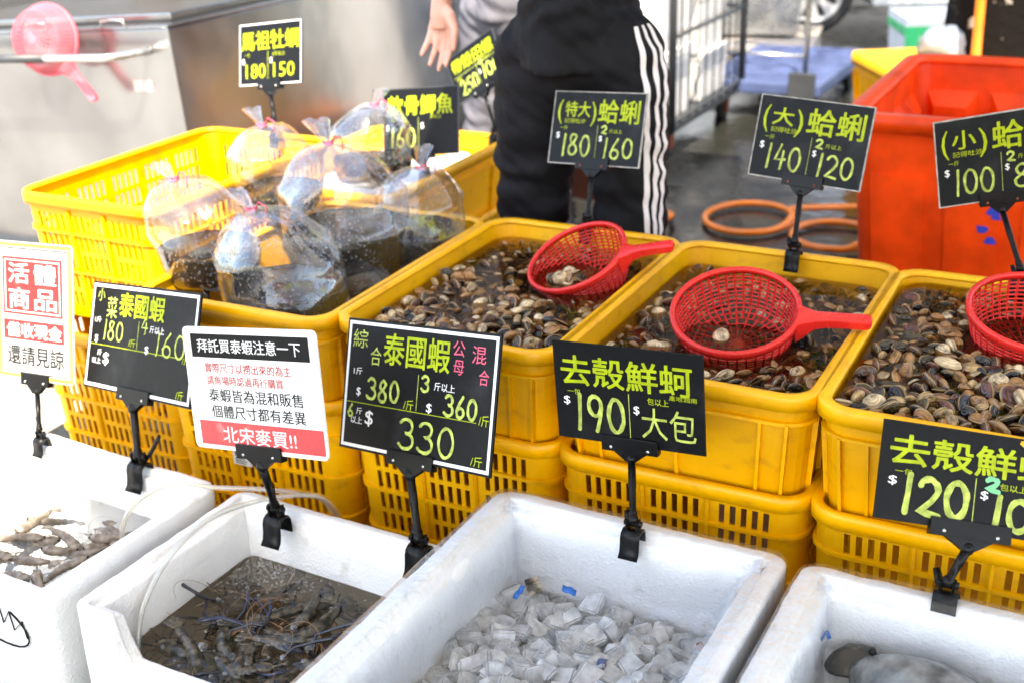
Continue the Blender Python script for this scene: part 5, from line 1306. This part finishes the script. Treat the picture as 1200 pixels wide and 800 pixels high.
# ---------------------------------------------------------------- red-orange bin
t = thing('fish_bin', 'large red-orange plastic bin standing behind the clam tubs', 'bin', (-.10, 3.93, 0)); a, b_, h = .65, .47, .75
per = rrect(a, b_, .07, 6, .04); mb = MB(); prof = [(-.2, .03), (-.035, .03), (-.012, .05), (-.012, h-.01), (0, h-.01), (0, .01), (-.02, 0), (-.2, 0)]
def fnb(i, j, p):
    k = .90+.10*p[2]/h; x, y, z = p; ex = abs(x)/a; ey = abs(y)/b_
    gro = -.007 if (.05 < z < h-.09 and j in (2, 3, 4, 5)) else 0
    return (x*k, y*k, z)
mb.sweep(per, prof, closed_prof=False, fn=fnb); n = len(per); k = 8; mb.f += [[i*k for i in range(n)], [i*k+7 for i in range(n-1, -1, -1)]]; mb.m += [0, 0]; mb.sm += [False]*2
mb.obj('body', M['bin'], t)
mb = MB(); mb.sweep(per, [(-.03, h-.012), (-.03, h), (-.02, h+.012), (.018, h+.012), (.026, h+.004), (.026, h-.035), (.018, h-.035), (.016, h-.012)], smooth=True); mb.obj('rim', M['bin'], t)
def sq(p):
    k = .90+.10*p[2]/h; return (p[0]*k, p[1]*k, p[2])
mb = MB()      # moulded panels outside and inside
for q in (-.52, -.31, -.10, .11, .32, .53):
    mb.box((q-.075, -b_-.006, .05), (q+.075, -b_+.002, h-.16)); mb.box((q-.075, b_-.002, .05), (q+.075, b_+.006, h-.16))
    mb.add([(q-.085, b_-.012, h-.10), (q+.085, b_-.012, h-.10), (q+.055, b_-.05, h-.15), (q-.055, b_-.05, h-.15), (q+.055, b_-.05, .06), (q-.055, b_-.05, .06), (q-.085, b_-.012, .06), (q+.085, b_-.012, .06)], [(0, 1, 2, 3)[::-1], (3, 2, 4, 5)[::-1], (0, 3, 5, 6)[::-1], (1, 7, 4, 2)[::-1]])
for q in (-.30, -.10, .10, .30):
    for s in (-1, 1):
        mb.box((min(s*a-s*.002, s*a+s*.006), q-.07, .05), (max(s*a-s*.002, s*a+s*.006), q+.07, h-.16))
    mb.add([(-a+.012, q-.07, h-.10), (-a+.012, q+.07, h-.10), (-a+.05, q+.045, h-.15), (-a+.05, q-.045, h-.15), (-a+.05, q+.045, .06), (-a+.05, q-.045, .06), (-a+.012, q-.07, .06), (-a+.012, q+.07, .06)], [(0, 1, 2, 3), (3, 2, 4, 5), (0, 3, 5, 6), (1, 7, 4, 2)])
mb.box((-.34, -b_-.010, h-.13), (-.26, -b_+.002, h-.06)); mb.v = [sq(p) for p in mb.v]; mb.obj('panel', M['bin'], t)
mb = MB()
M['bluepaint'] = pmat('blue_paint_spot', (.02, .04, .42), .5)
for x, z in ((-.245, .515), (-.27, .46), (-.245, .43), (-.235, .50)):
    mb = MB(); r_ = random.Random(z).uniform(.010, .016); mb.add([(x+r_*math.cos(q)*(1+.3*math.sin(3*q+x*90)), -b_*(.90+.10*z/h)-.0078, z+r_*math.sin(q)*(1+.3*math.cos(2*q))) for q in [2*math.pi*i/14 for i in range(14)]], [list(range(14))]); mb.obj('blue_spot', M['bluepaint'], t)

# ---------------------------------------------------------------- orange hose loops on the wet ground
def loop(cx, cy, r_, z, lab):
    mb = MB(); mb.tube([(cx+r_*math.cos(q)*(1.05), cy+r_*math.sin(q), z+.004*math.sin(2*q)) for q in [2*math.pi*i/48 for i in range(48)]], .0165, 10, closed=True); return tag(mb.obj('hose_loop', M['orange']), lab, 'hose')
def coil(pts, lab): return hose('orange_hose', lab, pts, .0135, 'orange')
pp = [(-1.39+.175*math.cos(R(q)), 4.70+.175*math.sin(R(q))*1.15, .02+.0345*max(0, min(1, (q-330)/40))) for q in range(-40, 400, 20)]
coil(pp+[(-1.05, 4.95, .03), (-.80, 5.1, .018)], 'orange hose loop lying on the wet ground left of the red bin')
pp = [(-1.02+.16*math.cos(R(q)), 4.60+.17*math.sin(R(q)), .02+.0345*max(0, min(1, (q-300)/40))) for q in range(-60, 400, 20)]
coil(pp+[(-.80, 5.0, .018), (-.78, 5.6, .018)], 'orange hose loop tucked against the red bin')
coil([(-1.95, 4.35, .018), (-1.80, 4.30, .018), (-1.70, 4.36, .05), (-1.66, 4.50, .05), (-1.72, 4.64, .018), (-1.9, 4.7, .018)], 'short bend of orange hose beside the striped trouser leg')

# ---------------------------------------------------------------- bucket and basket behind the legs
t = thing('bucket', 'orange bucket standing behind the gap between the legs', 'bucket', (-2.33, 4.92, 0)); mb = MB(); mb.lathe([(.0005, .0), (.10, .0), (.135, .33), (.142, .335), (.142, .31), (.136, .308), (.13, .325), (.098, .012), (.0005, .012)], 28); mb.obj('pail', M['orange'], t)
mb = MB(); mb.tube([(.14*math.cos(q), .04, .31-.16*math.sin(q)) for q in [math.pi*i/12 for i in range(13)]], .004, 6); mb.obj('handle', M['chrome'], t)
mb = MB(); mb.ellip((-.0, -.115, .055), (.075, .02, .05)); mb.obj('white_patch', M['white'], t)
t = thing('basket', 'rusty red round basket behind the right trouser leg', 'basket', (-2.13, 4.88, 0)); mb = MB(); mb.lathe([(.0005, 0), (.13, 0), (.165, .24), (.178, .245), (.178, .22), (.165, .21), (.128, .012), (.0005, .012)], 26); mb.obj('wall', M['rust'], t)
mb = MB(); mb.tube([(.174*math.cos(q), .174*math.sin(q), .245) for q in [2*math.pi*i/26 for i in range(26)]], .009, 8, closed=True); mb.obj('rim', M['red'], t)

# ---------------------------------------------------------------- roll cage with white boxes
t = thing('roll_cage', 'tall black wire roll cage loaded with white foam boxes', 'roll cage', (-2.42, 5.98, 0)); X0, X1, Y0, Y1, ZB, ZT = -.42, .42, -.55, .52, .17, 1.65
mb = MB(); mb.box((X0, Y0, ZB-.03), (X1, Y1, ZB), bev=.004); mb.obj('base', M['dgrey'], t)
for x in (X0, X1):
    for y in (Y0, Y1): mb = MB(); mb.tube([(x, y, ZB-.02), (x, y, ZT)], .019, 10); mb.obj('post', M['dgrey'], t)
for x in (X0, X1):
    mb = MB()
    for z in (ZB+.03, ZB+.42, ZB+.85, ZT-.03): mb.tube([(x, Y0, z), (x, Y1, z)], .011, 6)
    for i in range(1, 9): y = Y0+(Y1-Y0)*i/9; mb.tube([(x, y, ZB), (x, y, ZT-.03)], .0042, 6)
    mb.obj('side_mesh', M['dgrey'], t)
mb = MB()
for z in (ZB+.03, ZB+.42, ZB+.85, ZT-.03): mb.tube([(X0, Y1, z), (X1, Y1, z)], .011, 6)
for i in range(1, 8): x = X0+(X1-X0)*i/8; mb.tube([(x, Y1, ZB), (x, Y1, ZT-.03)], .0042, 6)
mb.obj('back_mesh', M['dgrey'], t)
for x in (X0+.07, X1-.07):
    for y in (Y0+.12, Y1-.10):
        mb = MB(); T = Matrix.Translation((x, y, .062)) @ Matrix.Rotation(R(90), 4, 'Y'); mb.lathe([(.02, -.018), (.056, -.018), (.062, -.010), (.062, .010), (.056, .018), (.02, .018)], 22, T=T, closed=True); cs = mb.obj('caster', M['blackrub'], t)
        mb = MB(); mb.box((x-.030, y-.03, .045), (x-.022, y+.03, .14)); mb.box((x+.022, y-.03, .045), (x+.030, y+.03, .14)); mb.box((x-.022, y-.028, .13), (x+.022, y+.028, .139)); mb.obj('fork', M['rust'], cs)
def plain_box(nm, label, loc, sx, sy, sz, mat, rz=0, group=None, lid=True):
    t = thing(nm, label, 'foam box', loc, rz, group); mb = MB(); mb.box((-sx/2, -sy/2, 0), (sx/2, sy/2, sz*.84), taper=.95, bev=.008); mb.obj('body', M[mat], t)
    if lid: mb = MB(); mb.box((-sx/2-.004, -sy/2-.004, sz*.845), (sx/2+.004, sy/2+.004, sz), bev=.008); mb.obj('lid', M[mat], t)
    return t
GC = 'white foam boxes in the roll cage'
plain_box('foam_box', 'white foam box lowest and nearest in the roll cage', (-2.27, 5.66, .172), .44, .36, .34, 'foam', 0, GC)
plain_box('foam_box', 'white foam box low at the far end of the roll cage', (-2.27, 6.22, .172), .42, .40, .24, 'foam', 0, GC)
plain_box('foam_box', 'white foam box stacked second from the bottom at the near end of the roll cage', (-2.27, 5.66, .513), .44, .40, .33, 'foam', 0, GC)
plain_box('foam_box', 'white foam box stacked upon the low one at the far end of the roll cage', (-2.28, 6.20, .413), .42, .42, .30, 'foam', 0, GC)
plain_box('foam_box', 'white foam box on top of the near stack in the roll cage', (-2.30, 5.70, .844), .44, .42, .34, 'foam', 0, GC)

# ---------------------------------------------------------------- blue platform trolley
t = thing('platform_trolley', 'blue platform trolley with a bent silver handle on the wet ground', 'trolley', (-1.86, 7.02, 0)); mb = MB(); mb.box((-.37, -.56, .135), (.30, .56, .205), bev=.015); dk = mb.obj('deck', M['blue'], t)
mb = MB()
for i in range(9): mb.box((-.33, -.50+.12*i, .2055), (.26, -.49+.12*i, .209))
mb.obj('tread', M['blue'], dk)
mb = MB(); mb.tube([(-.31, -.50, .20), (-.31, -.52, .8), (-.29, -.53, .92), (.18, -.53, .92), (.20, -.52, .8), (.20, -.50, .20)], .016, 10); mb.tube([(-.31, -.51, .34), (.20, -.51, .34)], .008, 8); mb.obj('handle', M['chrome'], t)
for x in (.13, -.38): mb = MB(); mb.box((x, -.575, .12), (x+.14, -.545, .26), bev=.004); mb.obj('handle_socket', M['dgrey'], t)
for x in (-.28, .22):
    for y in (-.42, .42): mb = MB(); mb.lathe([(.015, -.02), (.055, -.02), (.06, -.012), (.06, .012), (.055, .02), (.015, .02)], 20, T=Matrix.Translation((x, y, .06)) @ Matrix.Rotation(R(90), 4, 'Y'), closed=True); mb.box((x-.03, y-.03, .10), (x+.03, y+.03, .134)); mb.obj('caster', M['blackrub'], t)
# metal case and slatted pallet beyond it
t = thing('metal_case', 'dented silver metal case standing beyond the trolley', 'case', (-2.63, 8.35, 0), R(10)); mb = MB(); mb.box((-.42, -.25, .16), (.42, .25, .60), bev=.01); mb.obj('body', M['chrome'], t)
mb = MB(); mb.box((-.43, -.26, .602), (.43, .26, .65), bev=.008); mb.obj('lid', M['chrome'], t)
mb = MB()
for x in (-.3, .3): mb.box((x-.02, -.262, .50), (x+.02, -.252, .62))
mb.obj('clasp', M['dgrey'], t)
t = thing('pallet', 'grey slatted wooden pallet under the silver metal case', 'pallet', (-2.60, 8.25, 0), R(10))
for i in range(5): mb = MB(); mb.box((-.55, -.45+.19*i, .11), (.55, -.31+.19*i, .135)); mb.obj('slat', M['wood'], t)
for x in (-.5, 0, .5): mb = MB(); mb.box((x-.04, -.45, 0), (x+.04, .45, .108)); mb.obj('runner', M['wood'], t)

# ---------------------------------------------------------------- parked car
CA = R(26); t = thing('parked_car', 'silver car parked across the back, its lower side and one wheel showing', 'car', (-2.30, 9.17, 0), CA)
Lc = [(-.95, .28), (-.98, .55), (-.90, .78), (-.30, .92), (.30, 1.38), (.75, 1.47), (1.9, 1.46), (2.75, 1.18), (3.05, .90), (3.12, .50), (3.05, .26)]
def arch(cx): return [(cx+.37*math.cos(R(q)), .30+.37*math.sin(R(q))) for q in range(0, 181, 15)]
low = [(3.05, .26), (2.85, .22)]+[(x, max(z, .22)) for x, z in arch(2.45)]+[(2.05, .20), (.42, .20)]+[(x, max(z, .22)) for x, z in arch(0)]+[(-.42, .22), (-.95, .28)]
prof = Lc+low[1:-1]
mb = MB(); n = len(prof)
W = 1.62
for y, ins in ((0, .0), (.06, 0), (W-.06, 0), (W, .0)):
    for x, z in prof:
        s = 0 if 0 < y < W else 1
        yy = y+(.10*(z-.9)/.5 if z > .92 else 0)*(1 if y < W/2 else -1)
        mb.v.append((x, yy, z))
for q in range(3):
    for i in range(n): mb.f.append([q*n+i, q*n+(i+1) % n, (q+1)*n+(i+1) % n, (q+1)*n+i]); mb.m.append(0); mb.sm.append(False)
bm = bmesh.new(); vv = [bm.verts.new(p) for p in mb.v]; [bm.faces.new([vv[i] for i in f]) for f in mb.f]
for q in (0, 3):
    es = [bm.edges.get((vv[q*n+i], vv[q*n+(i+1) % n])) for i in range(n)]; bmesh.ops.triangle_fill(bm, edges=[e for e in es if e], use_beauty=True)
bmesh.ops.recalc_face_normals(bm, faces=bm.faces[:]); me = bpy.data.meshes.new('body'); bm.to_mesh(me); bm.free(); me.materials.append(M['carpaint'])
bo = bpy.data.objects.new('body', me); col.objects.link(bo); bo.parent = t; bevel(bo, .03, 3)
def side_y(z): return (.10*(z-.9)/.5 if z > .92 else 0)
for pts in ([(.16, .97), (.50, 1.32), (1.12, 1.36), (1.12, .97)], [(1.20, .97), (1.20, 1.36), (1.85, 1.34), (2.45, 1.12), (2.42, .97)]):
    mb = MB(); mb.add([(x, side_y(z)-.006, z) for x, z in pts], [list(range(len(pts)))]); mb.add([(x, W-side_y(z)+.006, z) for x, z in pts], [list(range(len(pts)))[::-1]]); mb.obj('side_window', M['glassy'], t)
mb = MB(); mb.box((.42, -.014, .20), (2.05, -.002, .30), bev=.004); mb.obj('sill', M['carpaint'], t)
mb = MB(); mb.box((.30, -.016, .46), (2.1, -.004, .50)); mb.obj('rub_strip', M['blackrub'], t)
for x in (1.02, 1.98): mb = MB(); mb.box((x, -.022, .80), (x+.14, -.006, .825), bev=.003); mb.obj('door_handle', M['carpaint'], t)
mb = MB(); mb.ellip((-.86, .18, .66), (.12, .16, .09)); mb.obj('headlight', M['lamp'], t)
mb = MB(); mb.ellip((3.02, .16, .85), (.10, .12, .10)); mb.obj('tail_light', M['red'], t)
def wheel(cx, cy, flip):
    T = Matrix.Translation((cx, cy, .295)) @ Matrix.Rotation(R(90 if not flip else -90), 4, 'X')
    mb = MB(); mb.lathe([(.205, .09), (.235, .100), (.275, .092), (.292, .06), (.295, 0), (.292, -.06), (.275, -.092), (.2, -.09)], 44, T=T, closed=False); ty = mb.obj('wheel', M['tyre'], t)
    mb = MB(); mb.lathe([(.206, .09), (.200, .097), (.185, .088), (.18, .05)], 44, T=T)
    for k in range(8):
        a = 2*math.pi*k/8
        p = [(.05, -.030), (.05, .030), (.184, .062), (.184, -.062)]
        ca, sa = math.cos(a), math.sin(a); f = lambda r_, s_, z: (r_*ca-s_*sa, r_*sa+s_*ca, z)
        kk = [(.04, -.024), (.04, .024), (.12, .026), (.186, .052), (.186, -.052), (.12, -.026)]
        mb.add([f(r_, s_, .086) for r_, s_ in kk]+[f(r_, s_, .066) for r_, s_ in kk], [list(range(5, -1, -1))[::-1], list(range(11, 5, -1))]+[(i, i+6, (i+1) % 6+6, (i+1) % 6) for i in range(6)], 0, False, T)
    mb.lathe([(.0005, .105), (.028, .104), (.05, .094), (.058, .085)], 24, T=T); mb.obj('rim', M['alloy'], ty)
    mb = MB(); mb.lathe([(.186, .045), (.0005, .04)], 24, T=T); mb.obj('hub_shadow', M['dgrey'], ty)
for cx in (0, 2.45): wheel(cx, .10, False); wheel(cx, W-.10, True)

# ---------------------------------------------------------------- right background
t = plain_box('foam_box', 'white box sealed with bright green tape beside the tree trunk', (-1.17, 8.05, 0), .66, .46, .37, 'foam', R(24), None)
mb = MB(); mb.box((-.336, -.236, .270), (.336, .236, .322)); mb.box((-.330, -.2375, .19), (-.25, -.2300, .2695)); mb.obj('green_tape', M['green'], t)
t = dup(tF, (-.90, 6.10, .185), (0, 0, R(-58)), 'yellow tub with a flat lid beside the tree trunk')
t.scale = (1.05, 1.0, 1.0); mb = MB(); per = rrect(CW+.012, CD+.012, CR, 6, .05); n = len(per); mb.v = [(x, y, .248) for x, y, _, _ in per]+[(x*.985, y*.985, .264) for x, y, _, _ in per]; mb.f = [list(range(n-1, -1, -1)), list(range(n, 2*n))]+[[i, (i+1) % n, n+(i+1) % n, n+i] for i in range(n)]; mb.m = [0]*len(mb.f); mb.sm = [False]*len(mb.f); mb.obj('lid', M['yellow'], t)
t = dup(lo, (-.90, 6.10, -.228), (0, 0, R(-58)), 'yellow slotted crate under the lidded tub by the tree'); del t['group']
mb = MB()
for i in range(13):
    for j in range(24):
        th = 2*math.pi*j/24; ph = math.pi*(i/12)*.62; p = Vector((.17*math.sin(ph)*math.cos(th), .13*math.sin(ph)*math.sin(th), .11*math.cos(ph)+.02)); p += .03*noise.noise_vector(p*14)+.012*noise.noise_vector(p*45); p.z = max(p.z, .002); mb.v.append(tuple(p))
for i in range(12):
    for j in range(24): mb.f.append([i*24+j, i*24+(j+1) % 24, (i+1)*24+(j+1) % 24, (i+1)*24+j]); mb.m.append(1 if i > 9 else 0); mb.sm.append(True)
M['paleplastic'] = pmat('pale_plastic_bag', (.26, .31, .38), .25, transl=.3, bump=.4, bs=30)
o = mb.obj('plastic_bag', [M['paleplastic'], M['bluep']]); o.location = (-.88, 6.20, .451); tag(o, 'crumpled pale plastic bag with a blue hem on the lidded yellow tub', 'bag')
t = thing('tree', 'thick dark tree trunk with pale lichen patches and an orange hose', 'tree', (-.60, 6.40, 0)); mb = MB(); NZ = 40
for i in range(NZ+1):
    z = 3.6*i/NZ; r_ = .36*(1+.35*math.exp(-z*3.2))*(1-.05*z)
    for j in range(36):
        th = 2*math.pi*j/36; p = Vector((r_*math.cos(th)+.04*z*.3, r_*math.sin(th), z)); k = 1+.10*noise.noise(Vector((math.cos(th)*2.2, math.sin(th)*2.2, z*.9)))+.03*noise.noise(p*9); mb.v.append((p.x*k, p.y*k, z))
for i in range(NZ):
    for j in range(36): mb.f.append([i*36+j, i*36+(j+1) % 36, (i+1)*36+(j+1) % 36, (i+1)*36+j]); mb.m.append(0); mb.sm.append(True)
for a, l in ((.4, 1.6), (2.3, 1.4), (4.2, 1.7)):
    mb.tube([(.05, 0, 3.2), (.05+.4*math.cos(a), .4*math.sin(a), 3.9), (.05+l*math.cos(a), l*math.sin(a), 4.9), (.05+1.7*l*math.cos(a), 1.7*l*math.sin(a), 5.5)], [.22, .14, .08, .03], 12)
mb.obj('trunk', M['bark'], t)
M['leaf'] = pmat('leaf', (.05, .10, .025), .5, var=.4, vs=2, transl=.3)
mb = MB(); rl = random.Random(2)
for c in range(70):
    a = rl.uniform(0, 6.28); rr = rl.uniform(.2, 2.9); cx, cy, cz = rr*math.cos(a), rr*math.sin(a), 5.4+rl.gauss(0, .55)-.12*rr
    for k in range(45):
        p = Vector((cx, cy, cz))+Vector((rl.gauss(0, .28), rl.gauss(0, .28), rl.gauss(0, .2))); u = Vector((rl.gauss(0, 1), rl.gauss(0, 1), rl.gauss(0, .5))).normalized(); v = u.cross(Vector((rl.gauss(0, 1), rl.gauss(0, 1), 1))).normalized()
        mb.add([p-u*.07, p+v*.028, p+u*.07, p-v*.028], [(0, 1, 2, 3)])
mb.obj('crown', M['leaf'], t)
hose('orange_hose', 'orange hose running straight down the front of the tree trunk', [(-.73, 5.94, 1.9), (-.735, 5.935, 1.3), (-.75, 5.92, .9), (-.745, 5.91, .62), (-.735, 5.87, .40), (-.73, 5.80, .15), (-.72, 5.6, .02)], .022, 'orange')
# board lying in the glare at the left
t = thing('plank', 'grey weathered plank lying on the sunlit pavement at the left edge', 'plank', (-3.02, 2.32, .006), R(14)); mb = MB(); mb.box((-.3, -.025, 0), (.20, .025, .02), bev=.003); mb.obj('board', M['wood'], t)

# ---------------------------------------------------------------- unseen shop row, added and kept dark to dim the reflections
M['render_wall'] = pmat('grey_render', (.055, .05, .045), .9, vs=1.2, c2=(.085, .078, .07), bump=.2, bs=20)
M['shutter'] = pmat('roller_shutter', (.10, .105, .11), .5, metal=.3)
def shop(lab, x0, x1, y, h, rz=0):
    t = thing('backdrop_building', lab, 'building', ((x0+x1)/2, y, 0), rz); W_ = x1-x0
    mb = MB(); mb.box((-W_/2, 0, 0), (W_/2, 3.5, h)); mb.obj('wall', M['render_wall'], t)
    n = max(1, int(W_/3.2))
    for i in range(n):
        c = -W_/2+W_*(i+.5)/n
        mb = MB(); mb.box((c-1.2, -.05, .05), (c+1.2, .01, 2.5)); 
        for q in range(16): mb.box((c-1.2, -.065, .10+.15*q), (c+1.2, -.051, .18+.15*q))
        mb.obj('shutter', M['shutter'], t)
        z = 3.6
        while z+1.5 < h:
            mb = MB(); mb.box((c-.85, -.02, z), (c+.85, .02, z+1.3)); wd = mb.obj('window', M['glassy'], t)
            mb = MB(); mb.box((c-.92, -.06, z-.07), (c+.92, -.021, z)); mb.box((c-.92, -.06, z+1.3), (c+.92, -.021, z+1.37)); mb.box((c-.92, -.06, z), (c-.85, -.021, z+1.3)); mb.box((c+.85, -.06, z), (c+.92, -.021, z+1.3)); mb.box((c-.02, -.05, z), (c+.02, -.021, z+1.3)); mb.obj('frame', M['dgrey'], wd)
            z += 2.9
shop('unseen dark grey shop row added across the street to dim reflections', -22, 8, 18, 11, R(14))
